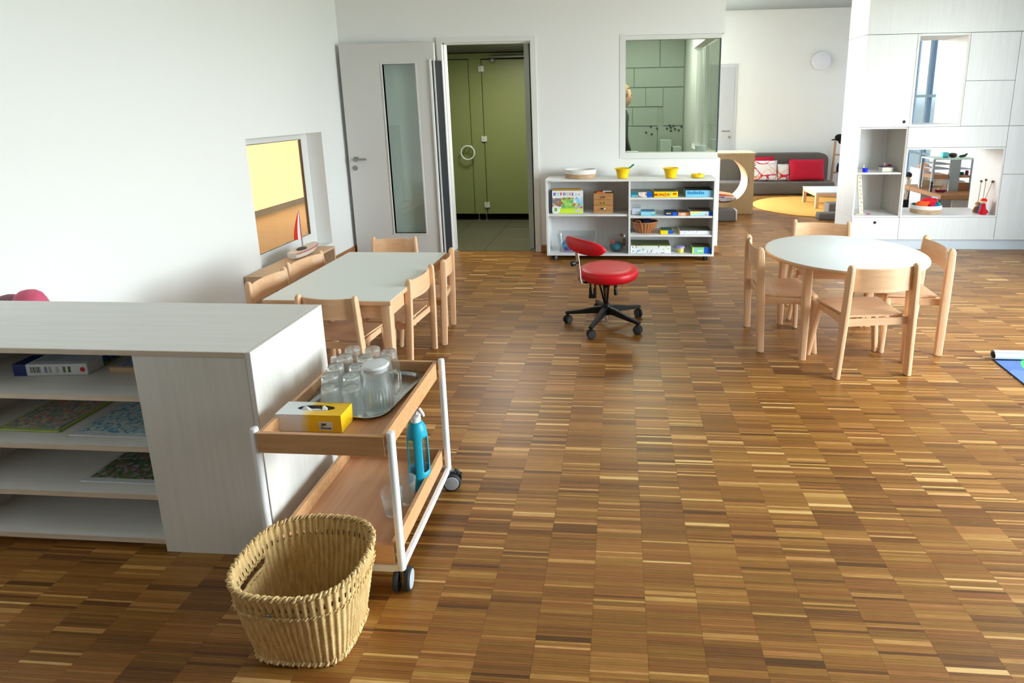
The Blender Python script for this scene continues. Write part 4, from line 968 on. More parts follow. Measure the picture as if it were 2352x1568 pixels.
MB().box(x0+.002, x1, UF+.06, UF+.16, z+.0005, zt_, .002).build('shell', CLEAR, t); MB().box(x0+.008, x1-.006, UF+.068, UF+.152, z+.004, zt_-.02, .002).build('cards', mat('pale_cards', (.78, .82, .88), .5), t)
t, x0, x1, z0, z1, Y = gamebox('game_box', 'small light blue game box with a yellow dot on the second right shelf', 1472, 1505, 486, z, mat('aqua_card', (.55, .82, .90), .45), .14, top=mat('mid_blue_lid', (.38, .56, .70), .5), group=GB)
MB().lathe([(.009, 0), (.010, .0008)], n=20).xf(Matrix.Translation((x1-.022, Y-.001, z1-.014)) @ Matrix.Rotation(PI/2, 4, 'X')).build('yellow_dot', mat('dot_yellow', (.88, .82, .45), .5), t)
panel(t, x1-.038, x1, z0+.001, z0+.018, Y, mat('aqua_corner', (.30, .70, .85), .5))
t, x0, x1, z0, z1, Y = gamebox('game_box', 'flat dark blue game box on the second right shelf', 1528, 1556, 487.5, z, mat('navy_card', (.03, .20, .50), .45), .16, top=mat('dark_navy_lid', (.12, .18, .30), .5), group=GB)
W = x1-x0; panel(t, x0+W*.62, x1, z0+.001, z1, Y, BLUE)
for i in range(4): panel(t, x0+.010+i*.011, x0+.018+i*.011, z0+.014, z0+.026+(i % 2)*.004, Y, YEL, 'title_letter')
t, x0, x1, z0, z1, Y = gamebox('game_box', 'flat orange and pink game box between the dark blue and the yellow box', 1557.5, 1583, 488, z, mat('apricot_card', (.88, .62, .42), .5), .16, top=mat('brown_lid', (.40, .30, .22), .5), group=GB)
W = x1-x0; panel(t, x0+W*.25, x0+W*.62, z0+.004, z1-.003, Y, mat('pink_print', (.90, .74, .70), .5)); panel(t, x0+W*.74, x1, z0+.001, z1, Y, mat('russet_print', (.66, .34, .16), .5))
t, x0, x1, z0, z1, Y = gamebox('game_box', 'light blue game box with yellow top band and blue end on the second right shelf', 1585, 1642, 485.5, z, mat('ice_blue_card', (.70, .87, .92), .45), .22, top=mat('brown_lid2', (.48, .40, .34), .5), group=GB)
W = x1-x0; MB().prism([(x0, z1), (x0+W*.70, z1), (x0, z1-.026)], 'y', Y-.0009, Y-.0001).build('yellow_band', mat('butter_print', (.95, .88, .45), .5), t); panel(t, x0+W*.83, x1, z0+.001, z1, Y, BLUE); panel(t, x0+W*.66, x0+W*.74, z0+.004, z0+.018, Y, mat('pink_dab2', (.82, .50, .70), .5)); panel(t, x0+W*.75, x0+W*.80, z0+.004, z0+.022, Y, MATS['butter_print'])
z = SR[2]+.0095
# wicker basket with cloth
q = gy(1480, 536, UF+.13); bx2, by2 = q[0], UF+.135
t = thing('wicker_bowl', 'brown round wicker basket with navy cloth on the third right shelf', 'basket', (bx2, by2, z))
m = MB(); n = 96; rings = []
for zz in np.linspace(0, .105, 22):
    r = .080+.048*(zz/.105)**.8; rings.append([(bx2+(r+.0035*math.cos(2*PI*k/n*24)*1+.001*math.sin(k*PI/2+zz*400))*math.cos(2*PI*k/n), by2+.86*(r+.0035*math.cos(2*PI*k/n*24))*math.sin(2*PI*k/n), z+.001+zz) for k in range(n)])
for zz in np.linspace(.105, .02, 6):
    r = .072+.048*(zz/.105)**.8; rings.append([(bx2+r*math.cos(2*PI*k/n), by2+.86*r*math.sin(2*PI*k/n), z+.001+zz) for k in range(n)])
WKB = wood('brown_willow', (.52, .30, .15), (.74, .50, .30), 'z', (5, 60, 60), .5)
m.loft(rings).build('woven_wall', WKB, t)
MB().tube([(bx2+.128*math.cos(a), by2+.11*math.sin(a), z+.107+.002*math.sin(20*a)) for a in np.linspace(0, 2*PI, 49)[:-1]], .007, 8, True).build('rim', WKB, t)
MB().tube([(bx2-.095, by2-.07, z+.10), (bx2-.085, by2-.09, z+.128), (bx2-.05, by2-.10, z+.132), (bx2-.035, by2-.11, z+.10), (bx2-.025, by2-.11, z+.04)], .006, 8).build('handle', WKB, t)
m = MB(); 
for (dx, dy, r) in ((-.03, .0, .05), (.03, .02, .05), (0, -.03, .045), (-.06, .03, .035)): m.ball((bx2+dx, by2+dy, z+.088+r*.3), r, r*.9, r*.55, 14)
m.build('navy_cloth', mat('navy_cloth', (.03, .05, .20), .85, var=.2), t)
t, x0, x1, z0, z1, Y = gamebox('game_box', 'small yellow and blue game box on the third right shelf', 1517, 1546, 529, z, mat('sun_yellow_card', (.96, .83, .10), .45), .15, top=mat('teal_lid', (.20, .40, .38), .5), group=GB)
W = x1-x0; panel(t, x0+W*.60, x1, z0+.004, z1, Y, BLUE)
t, x0, x1, z0, z1, Y = gamebox('game_box', 'flat white game box with faint dots at the right end of the third right shelf', 1561, 1640, 530, z, pattern('faint_dots', [(.70, .70, .82), (.80, .74, .82), (.74, .78, .86)], 46, base=(.90, .92, .93), thresh=.28), .22, top=mat('drab_lid', (.50, .49, .45), .5), group=GB)
z = uz0+.0195
t, x0, x1, z0, z1, Y = gamebox('game_box', 'long white game box with coloured dots and lime green lid on the bottom shelf', 1448.5, 1541, 564.5, z, pattern('bright_dots', [(.35, .40, .80), (.85, .35, .45), (.60, .65, .85), (.40, .70, .80), (.80, .80, .40)], 40, base=(.90, .92, .92), thresh=.30), .26, top=mat('olive_picture_lid', (.34, .36, .20), .45), group=GB)
MB().box(x0, x1, Y, Y+.03, z1+.0010, z1+.0018).build('lime_band', mat('lime_band', (.62, .72, .08), .5), t); MB().lathe([(.03, 0), (.034, .001)], n=24).xf(Matrix.Translation((x0+.075, Y+.016, z1+.0020)) @ Matrix.Scale(.4, 4, (0, 1, 0))).build('red_badge', mat('dull_red', (.48, .26, .12), .5), t)
p = gy(1563, 578, UF+.06)
t = thing('dough_tub', 'small tub with lilac lid and yellow label on the bottom shelf', 'tub', (p[0], UF+.08, z))
MB().lathe([(.030, .0005), (.036, .045)], (p[0], UF+.08, z)).build('tub', mat('dough_label', (.85, .80, .40), .5), t); MB().lathe([(.040, .0455), (.041, .052), (.041, .063), (.03, .064)], (p[0], UF+.08, z)).build('lid', mat('lilac_lid', (.66, .60, .86), .5), t)
t, x0, x1, z0, z1, Y = gamebox('game_box', 'green game box with blue end on the bottom shelf', 1590, 1637, 568, z, mat('mint_card', (.50, .82, .55), .45), .18, top=mat('brown_lid3', (.42, .36, .28), .5), group=GB)
W = x1-x0; panel(t, x0+W*.62, x1, z0+.002, z1, Y, BLUE); panel(t, x0, x0+W*.08, z0+.001, z1, Y, mat('acid_print', (.85, .92, .35), .5)); panel(t, x0+W*.10, x0+W*.28, z0+.018, z0+.05, Y, mat('powder_blue_print', (.58, .75, .90), .5)); panel(t, x0+W*.30, x0+W*.58, z0+.020, z0+.034, Y, mat('white_print', (.88, .90, .90), .5))
# things on top
TZ = uz1
def bowl(name, label, cat, x, y, prof, m, sx=1, sy=1, n=40):
    t = thing(name, label, cat, (x, y, TZ)); o = MB().lathe(prof, (x, y, TZ), n, sx, sy).build('body', m, t); return t
def tanbasket(x, y, z, r, label, sy=.8):
    t = thing('two_tone_basket', label, 'basket', (x, y, z)); JUT = wood('jute_weave', (.68, .54, .40), (.82, .70, .56), 'z', (40, 6, 6), .8); CTW = mat('white_cotton_weave', (.90, .89, .87), .9, bump=.3, bscale=90)
    MB().lathe([(r*.97, .0005), (r, .01), (r*1.01, .042)], (x, y, z), 48, 1, sy).build('jute_base', JUT, t)
    MB().lathe([(r*1.01, .0425), (r*1.015, .082), (r, .086), (r*.985, .082), (r*.975, .0425)][:], (x, y, z), 48, 1, sy).build('cotton_rim', CTW, t) if False else None
    m = MB(); n = 48; R_2 = [[(x+q*math.cos(2*PI*k/n), y+sy*q*math.sin(2*PI*k/n), z+h) for k in range(n)] for q, h in ((r*1.01, .0425), (r*1.015, .078), (r, .083), (r*.98, .078), (r*.965, .046), (r*.2, .044))]
    m.loft(R_2, True, True).build('cotton_rim', CTW, t); return t
p = gz(1336, 403, TZ); tanbasket(p[0], UF+.165, TZ, .150, 'low round basket in white and jute on the mobile shelf, left end')
def bucket(u, label, spoon=False):
    x = gy(u, 405, UF+.11)[0]; y = UF+.125
    t = thing('toy_bowl', label, 'bowl', (x, y, TZ)); m = MB(); n = 80; R_2 = []
    for q, h, a in ((.045, .0005, 0), (.050, .003, .012), (.058, .05, .012), (.068, .082, .012), (.076, .088, 0), (.078, .094, 0), (.074, .095, 0), (.066, .084, 0), (.048, .006, 0)):
        R_2.append([(x+q*(1+a*math.cos(2*PI*k/n*20))*math.cos(2*PI*k/n), y+q*(1+a*math.cos(2*PI*k/n*20))*math.sin(2*PI*k/n), TZ+h) for k in range(n)])
    m.loft(R_2).build('bowl', YEL, t); return x, y
bx3, by3 = bucket(1430, 'yellow toy bowl with a green spoon standing in it on the mobile shelf')
t = thing('toy_spoon', 'green toy spoon leaning out of the yellow bowl', 'spoon', (bx3, by3, TZ+.01)); MB().tube([(bx3+.0, by3, TZ+.02), (bx3+.060, by3, TZ+.09), (bx3+.108, by3, TZ+.130)], [.006, .0075, .0085], 10).ball((bx3-.004, by3, TZ+.018), .016, .013, .010, 12).build('spoon', GRN, t)
bucket(1541, 'empty yellow toy bowl on the mobile shelf, right of the one with the spoon')
x = gy(1603, 405, UF+.1)[0]; y = UF+.12
t = thing('sand_mould', 'flat round yellow sand mould at the right end of the mobile shelf top', 'mould', (x, y, TZ)); n = 48
MB().loft([[(x+q*math.cos(2*PI*k/n), y+.9*q*math.sin(2*PI*k/n), TZ+h*(1+.12*math.cos(12*PI*k/n))) for k in range(n)] for q, h in ((.050, .0005), (.064, .010), (.062, .028), (.052, .036), (.044, .033), (.036, .012))]).build('mould', YEL, t)

# ================================================================== BUILT-IN WALL CABINET (room divider)
YC, YCB = 6.0, 6.46
cx = dict(l=2.372, n1=2.750, a=2.838, b=3.300, c=3.318, d=3.768, r=RW-.004)
cz = dict(p=.103, d=.336, m0=1.034, m1=1.238, t=2.112)
G = .002
def unit(name, label, x0, x1, z0, z1, hole=None, group=None, cat='cupboard'):
    t = thing(name, label, cat, ((x0+x1)/2, YC+.3, z0), 0, group)
    MB().box(x0+.001, x1-.001, YC+.0195, YCB, z0+.001, z1-.001).build('carcass', LAM, t)
    if hole is None: MB().box(x0+G, x1-G, YC, YC+.019, z0+G, z1-G, .0008).build('door', LAM, t)
    else:
        hx_, hz_ = hole; N = 48; m = MB(); o_ = []
        for k in range(N):
            a = 2*PI*k/N; c_, s_ = math.cos(a), math.sin(a); X_ = (x1-G-hx_) if c_ > 0 else (hx_-x0-G); Z_ = (z1-G-hz_) if s_ > 0 else (hz_-z0-G)
            q = min(X_/abs(c_) if abs(c_) > 1e-6 else 9, Z_/abs(s_) if abs(s_) > 1e-6 else 9); o_.append((hx_+q*c_, hz_+q*s_))
        for X_, Z_ in ((x0+G, z0+G), (x1-G, z0+G), (x0+G, z1-G), (x1-G, z1-G)):
            i = min(range(N), key=lambda i: (o_[i][0]-X_)**2+(o_[i][1]-Z_)**2); o_[i] = (X_, Z_)
        ci = [(hx_+.0155*math.cos(2*PI*k/N), hz_+.0155*math.sin(2*PI*k/N)) for k in range(N)]
        m.loft([[(x, YC+.019, z) for x, z in o_], [(x, YC, z) for x, z in o_], [(x, YC, z) for x, z in ci], [(x, YC+.0185, z) for x, z in ci]], True, False)
        d_ = m.build('door', LAM, t, ang=20)
        MB().cyl((hx_, YC+.006, hz_), (hx_, YC+.0192, hz_), .0148).build('finger_hole', DARK, d_)
    return t
CG = 'plain doors of the white built-in cabinet'
unit('wall_cupboard', 'white cupboard with black finger hole, upper left of the built-in cabinet', cx['l'], cx['a'], cz['m1'], cz['t'], (2.787, 1.288))
unit('wall_cupboard', 'small square white cupboard right of the tall opening, upper one', cx['c'], cx['d'], 1.667, cz['t'])
unit('wall_cupboard', 'small square white cupboard right of the tall opening, lower one', cx['c'], cx['d'], cz['m1'], 1.667)
unit('wall_cupboard', 'wide flat white cupboard panel directly above the toy opening', cx['a'], cx['d'], cz['m0'], cz['m1'])
unit('drawer_unit', 'white drawer with black finger hole below the niche of the built-in cabinet', cx['l'], cx['a'], cz['p'], cz['d'], (2.600, .280), cat='drawer')
unit('drawer_unit', 'wide plain white drawer below the toy opening', cx['a'], cx['d'], cz['p'], cz['d'], cat='drawer')
unit('tall_cupboard', 'tall white cupboard at the right edge, above the waist high joint', cx['d'], cx['r'], cz['m1'], cz['t'])
unit('tall_cupboard', 'white cupboard door at the right edge beside the toy opening, upper one', cx['d'], cx['r'], .767, cz['m1'])
unit('tall_cupboard', 'white cupboard door at the right edge, lowest one above the plinth', cx['d'], cx['r'], cz['p'], .767)
st('trim_2', MB().box(cx['l'], cx['r'], YC+.002, YCB, cz['t']+.003, CZ-.002), LAM)
st('baseboard_cabinet', MB().box(cx['l']+.01, cx['r'], YC+.022, YCB-.02, 0, cz['p']-.001), mat('pale_blue_plinth', (.80, .83, .86), .5))
# tall pass-through frame
def frame_unit(label, x0, x1, z0, z1, t_):
    t = thing('opening_frame', label, 'frame', ((x0+x1)/2, YC+.3, z0))
    MB().box(x0+.001, x0+t_, YC, YCB, z0+.001, z1-.001).build('side_panel', CNT, t); MB().box(x1-t_, x1-.001, YC, YCB, z0+.001, z1-.001).build('side_panel', CNT, t)  # side panels darker than the doors, jamb shade put into the colour
    MB().box(x0+t_+.0003, x1-t_-.0003, YC, YCB, z0+.001, z0+t_).build('bottom_panel', LAMX, t); MB().box(x0+t_+.0003, x1-t_-.0003, YC, YCB, z1-t_, z1-.001).build('top_panel', LAMX, t)
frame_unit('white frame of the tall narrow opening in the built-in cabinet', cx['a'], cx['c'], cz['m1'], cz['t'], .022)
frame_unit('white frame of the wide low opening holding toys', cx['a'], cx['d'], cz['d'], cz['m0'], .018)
# niche with shelf
t = thing('niche_shelf', 'open white niche with one shelf at the left of the built-in cabinet', 'shelf', (2.56, YC+.3, cz['d']))
MB().box(cx['l'], cx['l']+.014, YC, YCB, cz['d']+.001, cz['m1']-.001).build('side_panel', LAM, t)
MB().box(cx['a']-.019, cx['a']-.001, YC, YCB, cz['d']+.001, cz['m1']-.001).build('side_panel', mat('shaded_beige_side', (.74, .71, .67), .5), t)  # shade on the right side of the niche painted as darker beige
MB().box(cx['l']+.0145, cx['a']-.0195, YC+.001, YC+.40, cz['d']+.001, cz['d']+.016).build('bottom_panel', LAMX, t)
MB().box(cx['l']+.0145, cx['a']-.0195, YC+.001, YC+.40, cz['m1']-.017, cz['m1']-.001).build('top_panel', LAMX, t)
MB().box(cx['l']+.0145, cx['a']-.0195, YC+.40, YC+.416, cz['d']+.001, cz['m1']-.001).build('back_panel', LAM, t)
MB().box(cx['l']+.0145, cx['a']-.0195, YC+.012, YC+.399, .771, .788).build('shelf', LAMX, t)
NZ, NZ2 = .788, cz['d']+.0165
q = gy(1987, 390, YC+.08)
t = thing('measuring_cup', 'small clear cup of blue liquid colour on the niche shelf', 'cup', (q[0], YC+.08, NZ))
MB().lathe([(.024, .0005), (.027, .040), (.02, .0405)], (q[0], YC+.08, NZ)).build('blue_fill', mat('ultramarine', (.02, .14, .85), .4), t)
MB().lathe([(.026, .0412), (.028, .070), (.0265, .070), (.0245, .042)], (q[0], YC+.08, NZ)).build('clear_rim', CLEAR, t)
q = gy(2036, 390, YC+.12)
t = thing('small_toy_box', 'small beige box filled with little toys on the niche shelf', 'box', (q[0], YC+.14, NZ))
MB().box(q[0]-.05, q[0]+.055, YC+.10, YC+.18, NZ+.0005, NZ+.042, .002).build('box', mat('beige_card', (.88, .84, .76), .5), t)
MB().box(q[0]-.054, q[0]+.060, YC+.096, YC+.184, NZ+.0425, NZ+.054, .004).build('dark_rim', mat('slate_rim', (.25, .26, .36), .5), t)
MB().ball((q[0]-.02, YC+.13, NZ+.072), .008, .008, .02, 10).build('pink_peg', mat('rose_plastic', (.85, .50, .60), .5), t); MB().ball((q[0]+.03, YC+.13, NZ+.064), .022, .02, .012, 10).build('maroon_toy', mat('maroon_plastic', (.50, .14, .22), .5), t); MB().ball((q[0]+.04, YC+.15, NZ+.078), .012, .012, .01, 10).build('teal_toy', mat('soft_teal', (.45, .65, .62), .5), t)
# ball run: tall wooden zigzag board with pegs
a, b = gy(1975, 490, YC+.10), gy(1971, 405, YC+.10)
t = thing('peg_ladder', 'tall slim cream wooden peg ladder leaning inside the niche', 'toy', (a[0]+.02, YC+.1, NZ2))
BW = mat('cream_wood', (.92, .86, .76), .5)
MB().prism([(a[0]-.008, NZ2+.006), (a[0]+.032, NZ2+.006), (b[0]+.030, .762), (b[0]-.010, .762)], 'y', YC+.095, YC+.107).build('board', BW, t)
for k in range(9):
    f_ = (k+.5)/9; x = (a[0]+.012)*(1-f_)+(b[0]+.010)*f_; zz = NZ2+.02+f_*.375
    MB().cyl((x+.006*(-1)**k, YC+.075, zz), (x+.006*(-1)**k, YC+.095, zz), .0035, n=8).build('peg', mat('peg_grey', (.55, .53, .50), .5), t)
MB().box(a[0]-.055, a[0]+.035, YC+.06, YC+.14, NZ2+.0005, NZ2+.0055, .001).build('foot_board', BW, t)
q = gy(1996, 493, YC+.06); t = thing('pink_toy', 'tiny pink toy lying at the bottom of the niche', 'toy', (q[0], YC+.07, NZ2)); MB().box(q[0]-.02, q[0]+.016, YC+.06, YC+.08, NZ2+.0005, NZ2+.009, .003).build('toy', mat('magenta_plastic', (.80, .25, .48), .5), t)

# toy opening: basket, toys and puppets
OZ = cz['d']+.0185
q = gy(2125, 487, YC+.17); tanbasket(q[0], YC+.17, OZ, .145, 'round white and jute basket heaped with soft toys in the cabinet opening', .85)
bx4, by4 = q[0], YC+.17
for nm, lb, dx, dy, dz, rx, ry, rz, c_ in (
    ('soft_toy', 'orange crocheted soft toy heaped in the round basket', -.062, -.045, .092, .062, .045, .036, (.97, .36, .08)),
    ('soft_toy', 'red felt soft toy on top of the heap in the round basket', .018, .0, .116, .072, .06, .040, (.86, .05, .16)),
    ('soft_toy', 'pale blue round soft toy at the right of the heap', .082, .03, .126, .032, .03, .036, (.72, .84, .93)),
    ('soft_toy', 'deep blue soft toy at the front right of the heap', .066, -.055, .074, .036, .03, .018, (.08, .48, .78)),
    ('soft_toy', 'turquoise soft toy at the right rim of the round basket', .112, -.01, .082, .018, .03, .024, (.10, .70, .68)),
    ('soft_toy', 'dark green soft toy at the left rim of the round basket', -.122, -.01, .086, .018, .03, .018, (.08, .40, .34)),
    ('soft_toy', 'crimson crocheted soft toy at the front of the heap', .020, -.060, .090, .034, .028, .026, (.80, .03, .20))):
    t = thing(nm, lb, 'toy', (bx4+dx, by4+dy, OZ+dz-rz), 0, 'soft toys heaped in the round basket')
    m = MB().ball((bx4+dx, by4+dy, OZ+dz), rx, ry, rz, 20)
    for v in m.bm.verts: v.co += (v.co-Vector((bx4+dx, by4+dy, OZ+dz)))*random.uniform(-.07, .07)
    m.build('body', mat('felt_%02d%02d%02d' % tuple(int(x*99) for x in c_), c_, .85, bump=.2, bscale=150), t)
    MB().ball((bx4+dx+rx*.75, by4+dy-ry*.4, OZ+dz+rz*.5), rx*.35, ry*.35, rz*.45, 12).build('head', MATS['felt_%02d%02d%02d' % tuple(int(x*99) for x in c_)], t)
STK = mat('light_stick', (.74, .62, .50), .5); KNB = mat('walnut_knob', (.50, .40, .32), .5)
for i, (u, v, ub, vb, lb, cb, ch_) in enumerate(((2254, 416, 2245, 470, 'stick puppet in brown and tan in the cabinet opening, leftmost', (.55, .40, .26), (.80, .66, .48)), (2265, 413, 2257, 462, 'stick puppet in yellow and blue in the cabinet opening, middle one', (.22, .40, .62), (.97, .70, .10)), (2280, 417, 2260, 462, 'stick puppet in bright red in the cabinet opening, rightmost', (.78, .04, .12), (.92, .10, .05)))):
    Yp = YC+.15-.045*i
    a, b = gy(u, v, Yp+.03), gy(ub, vb, Yp)
    t = thing('stick_puppet', lb, 'puppet', (b[0], Yp, OZ), 0, None)
    MB().tube([tuple(b), tuple(a)], .0035, 8).build('stick', STK, t); MB().ball(tuple(a), .013, .013, .013, 12).build('knob', KNB, t)
    cm = mat('puppet_cloth_%d' % i, cb, .8); hm = mat('puppet_hair_%d' % i, ch_, .8)
    MB().lathe([(.034, .0005), (.038, .02), (.026, .055), (.014, b[2]-OZ-.012)], (b[0], Yp, OZ), 20).build('gown', cm, t)
    MB().ball((b[0], Yp, b[2]-.004), .022, .022, .024, 14).build('head', mat('puppet_skin', (.90, .76, .62), .6), t)
    MB().ball((b[0]+.004, Yp+.004, b[2]+.008), .027, .026, .022, 14).build('hair', hm, t)
    for s in (-1, 1): MB().tube([(b[0], Yp, OZ+.055), (b[0]+s*.03, Yp-.012, OZ+.04), (b[0]+s*.040, Yp-.02, OZ+.018)], [.010, .008, .006], 8).build('arm', cm, t)

# ================================================================== FAR ROOM
# grey sofa bed
sx0, sx1, sy0, sy1 = 1.62, 3.50, 9.62, 10.20
sf = thing('sofa', 'low dark grey sofa with loose cover against the far wall', 'sofa', ((sx0+sx1)/2, 9.9, 0))
def softbox(x0, x1, y0, y1, z0, z1, b, wr=.006, n=3):
    m = MB().box(x0, x1, y0, y1, z0, z1, b, 4); bmesh.ops.subdivide_edges(m.bm, edges=[e for e in m.bm.edges if e.calc_length() > .25], cuts=5, use_grid_fill=True)
    for v in m.bm.verts: v.co += Vector((random.uniform(-1, 1), random.uniform(-1, 1), random.uniform(-.5, .5)))*wr
    return m
softbox(sx0, sx1, sy0, sy1, .004, .215, .04, .005).build('seat', GREY, sf, 60)
m = MB(); R_3 = []
for u in np.linspace(0, 1, 9): pass
m.prism([(x, z) for x, z in [(sx0+.01, .2), (sx1-.02, .2), (sx1-.02, .52)]+[(sx1-.14+.12*math.cos(a), .53+.12*math.sin(a)) for a in np.linspace(0, PI/2, 7)]+[(sx0+.13-.12*math.sin(a), .53+.12*math.cos(a)) for a in np.linspace(0, PI/2, 7)]], 'y', 9.96, 10.19)
bmesh.ops.bevel(m.bm, geom=[e for e in m.bm.edges if e.is_manifold and e.calc_face_angle(0) > 1], offset=.03, segments=3, affect='EDGES')
m.build('backrest', GREY, sf, 60)
def cushion(label, u0, u1, v0, v1, Y, m, th=.07, tilt=.18, group=None, zmin=.217):
    a, b = gy(u0, v1, Y), gy(u1, v0, Y); w_, h_ = b[0]-a[0], b[2]-a[2]; z0 = max(zmin, a[2])
    t = thing('cushion', label, 'cushion', ((a[0]+b[0])/2, Y, z0), 0, group); n = 14; mb = MB(); top, bot = [], []
    for s, L_ in ((1, top), (-1, bot)):
        for j in range(n+1):
            for i in range(n+1):
                x, z = i/n*2-1, j/n*2-1; k = ((1-x**4)*(1-z**4))**.5
                pin = 1-.05*(1-abs(x)**2) if abs(z) > .98 else 1
                L_.append((w_/2*x*(1-.05*(1-z*z)), -s*th*k+random.uniform(-.002, .002)+tilt*(j/n)*h_, h_/2*(z*(1-.04*(1-x*x))+1)))
    N_ = (n+1)**2; F_ = []
    for j in range(n):
        for i in range(n):
            q = j*(n+1)+i; F_ += [(q, q+1, q+n+2, q+n+1), (N_+q, N_+q+n+1, N_+q+n+2, N_+q+1)]
    mb.add(top+bot, F_); bmesh.ops.remove_doubles(mb.bm, verts=mb.bm.verts, dist=.006); mb.build('cover', m, t, 60, local=True); return t
def scribble():
    if 'scribble_cloth' in MATS: return MATS['scribble_cloth']
    m = bpy.data.materials.new('scribble_cloth'); m.use_nodes = True; n = m.node_tree; b = n.nodes['Principled BSDF']; b.inputs['Roughness'].default_value = .85; L = n.links.new
    t = n.nodes.new('ShaderNodeTexCoord'); prev = None
    for k, (sc2, c_) in enumerate(((4.0, (.85, .15, .22)), (5.5, (.60, .25, .62)), (6.5, (.95, .60, .35)))):
        no = n.nodes.new('ShaderNodeTexNoise'); no.inputs['Scale'].default_value = sc2; no.inputs['Detail'].default_value = 0; mp = n.nodes.new('ShaderNodeMapping'); mp.inputs['Location'].default_value = (k*3.3, k*1.7, 0)
        L(t.outputs['Object'], mp.inputs[0]); L(mp.outputs[0], no.inputs['Vector'])
        a = n.nodes.new('ShaderNodeMath'); a.operation = 'SUBTRACT'; a.inputs[1].default_value = .47+.03*k; L(no.outputs['Fac'], a.inputs[0])
        ab = n.nodes.new('ShaderNodeMath'); ab.operation = 'ABSOLUTE'; L(a.outputs[0], ab.inputs[0]); lt = n.nodes.new('ShaderNodeMath'); lt.operation = 'LESS_THAN'; lt.inputs[1].default_value = .012; L(ab.outputs[0], lt.inputs[0])
        mx = n.nodes.new('ShaderNodeMixRGB'); mx.inputs[2].default_value = lin(c_); L(lt.outputs[0], mx.inputs[0])
        if prev: L(prev, mx.inputs[1])
        else: mx.inputs[1].default_value = lin((.92, .92, .94))
        prev = mx.outputs[0]
    L(prev, b.inputs['Base Color']); MATS['scribble_cloth'] = m; return m
SCR = scribble()
cushion('crimson cushion at the left of the sofa behind the white one', 1700, 1780, 360, 412, 9.85, CRIM, .04, .12)
cushion('white scribble patterned cushion at the left end of the sofa', 1722, 1788, 369, 415, 9.76, SCR, .05, .2)
cushion('white scribble patterned cushion half hidden by the large crimson one', 1783, 1816, 377, 415, 9.80, SCR, .045, .2)
cushion('large crimson cushion on the right half of the sofa', 1812, 1898, 366, 415, 9.74, CRIM, .06, .22)
# barrel cube
kx0, kx1, ky0, ky1, kz = 1.06, 1.822, 7.95, 8.38, .835
kb = thing('play_cube', 'light maple play cube with a large round crawl hole beside the wall end', 'cube', ((kx0+kx1)/2, 8.16, 0))
MB().box(kx0-.015, kx1+.015, ky0-.015, ky1+.015, kz-.022, kz, .002).build('top', wood('maple_flat', (.86, .76, .60), (.90, .81, .66), 'x', (1, 16, 16), .5), kb)
HX, HZ, HR = 1.438, .455, .300
def holed(y0, y1, nm):
    N = 64; o_ = []; m = MB()
    for k in range(N):
        a = 2*PI*k/N; c_, s_ = math.cos(a), math.sin(a); X_ = (kx1-HX) if c_ > 0 else (HX-kx0); Z_ = (kz-.0225-HZ) if s_ > 0 else (HZ-.004)
        q = min(X_/abs(c_) if abs(c_) > 1e-6 else 9, Z_/abs(s_) if abs(s_) > 1e-6 else 9); o_.append((HX+q*c_, HZ+q*s_))
    for X_, Z_ in ((kx0, .004), (kx1, .004), (kx0, kz-.0225), (kx1, kz-.0225)):
        i = min(range(N), key=lambda i: (o_[i][0]-X_)**2+(o_[i][1]-Z_)**2); o_[i] = (X_, Z_)
    ci = [(HX+HR*math.cos(2*PI*k/N), HZ+HR*math.sin(2*PI*k/N)) for k in range(N)]
    m.loft([[(x, y1, z) for x, z in ci], [(x, y1, z) for x, z in o_], [(x, y0, z) for x, z in o_], [(x, y0, z) for x, z in ci], [(x, y1, z) for x, z in ci]], True, False)
    return m.build(nm, MAPLE, kb, 30)
holed(ky0, ky0+.02, 'front_panel'); holed(ky1-.02, ky1, 'rear_panel')
m = MB(); N = 64; m.loft([[(HX+r*math.cos(2*PI*k/N), y, HZ+r*math.sin(2*PI*k/N)) for k in range(N)] for y, r in ((ky0+.0205, HR+.002), (ky1-.0205, HR+.002), (ky1-.0205, HR+.010), (ky0+.0205, HR+.010), (ky0+.0205, HR+.002))], True, False).build('barrel', wood('bent_ply', (.74, .56, .38), (.80, .63, .45), 'y', (1, 16, 16), .5), kb)
MB().box(kx1-.019, kx1, ky0+.0205, ky1-.0205, .004, kz-.0225).build('side_panel', MAPLE, kb); MB().box(kx0, kx0+.019, ky0+.0205, ky1-.0205, .004, kz-.0225).build('side_panel', MAPLE, kb)
MB().box(1.746, 1.756, ky0-.003, ky0-.0005, .42, .50, .002).build('sticker', mat('mauve_sticker', (.62, .50, .52), .5), kb)
t = thing('folded_blanket', 'orange and white patterned blanket lying in the crawl hole of the cube', 'blanket', (1.44, 8.1, .19))
m = MB(); m.loft([[(HX+dx, y, .165+zz) for dx, zz in ((-.20, .045), (-.1, .015), (0, .004), (.1, .015), (.17, .035), (.15, .06), (0, .07), (-.18, .075))] for y in (7.99, 8.10, 8.30)]).build('cloth', SCR, t)
MB().loft([[(HX+dx, y, .165+zz) for dx, zz in ((-.19, .079), (0, .075), (.14, .064), (.15, .074), (0, .098), (-.17, .105))] for y in (8.06, 8.20, 8.32)]).build('orange_fold', mat('peach_cloth', (.95, .55, .38), .85), t)
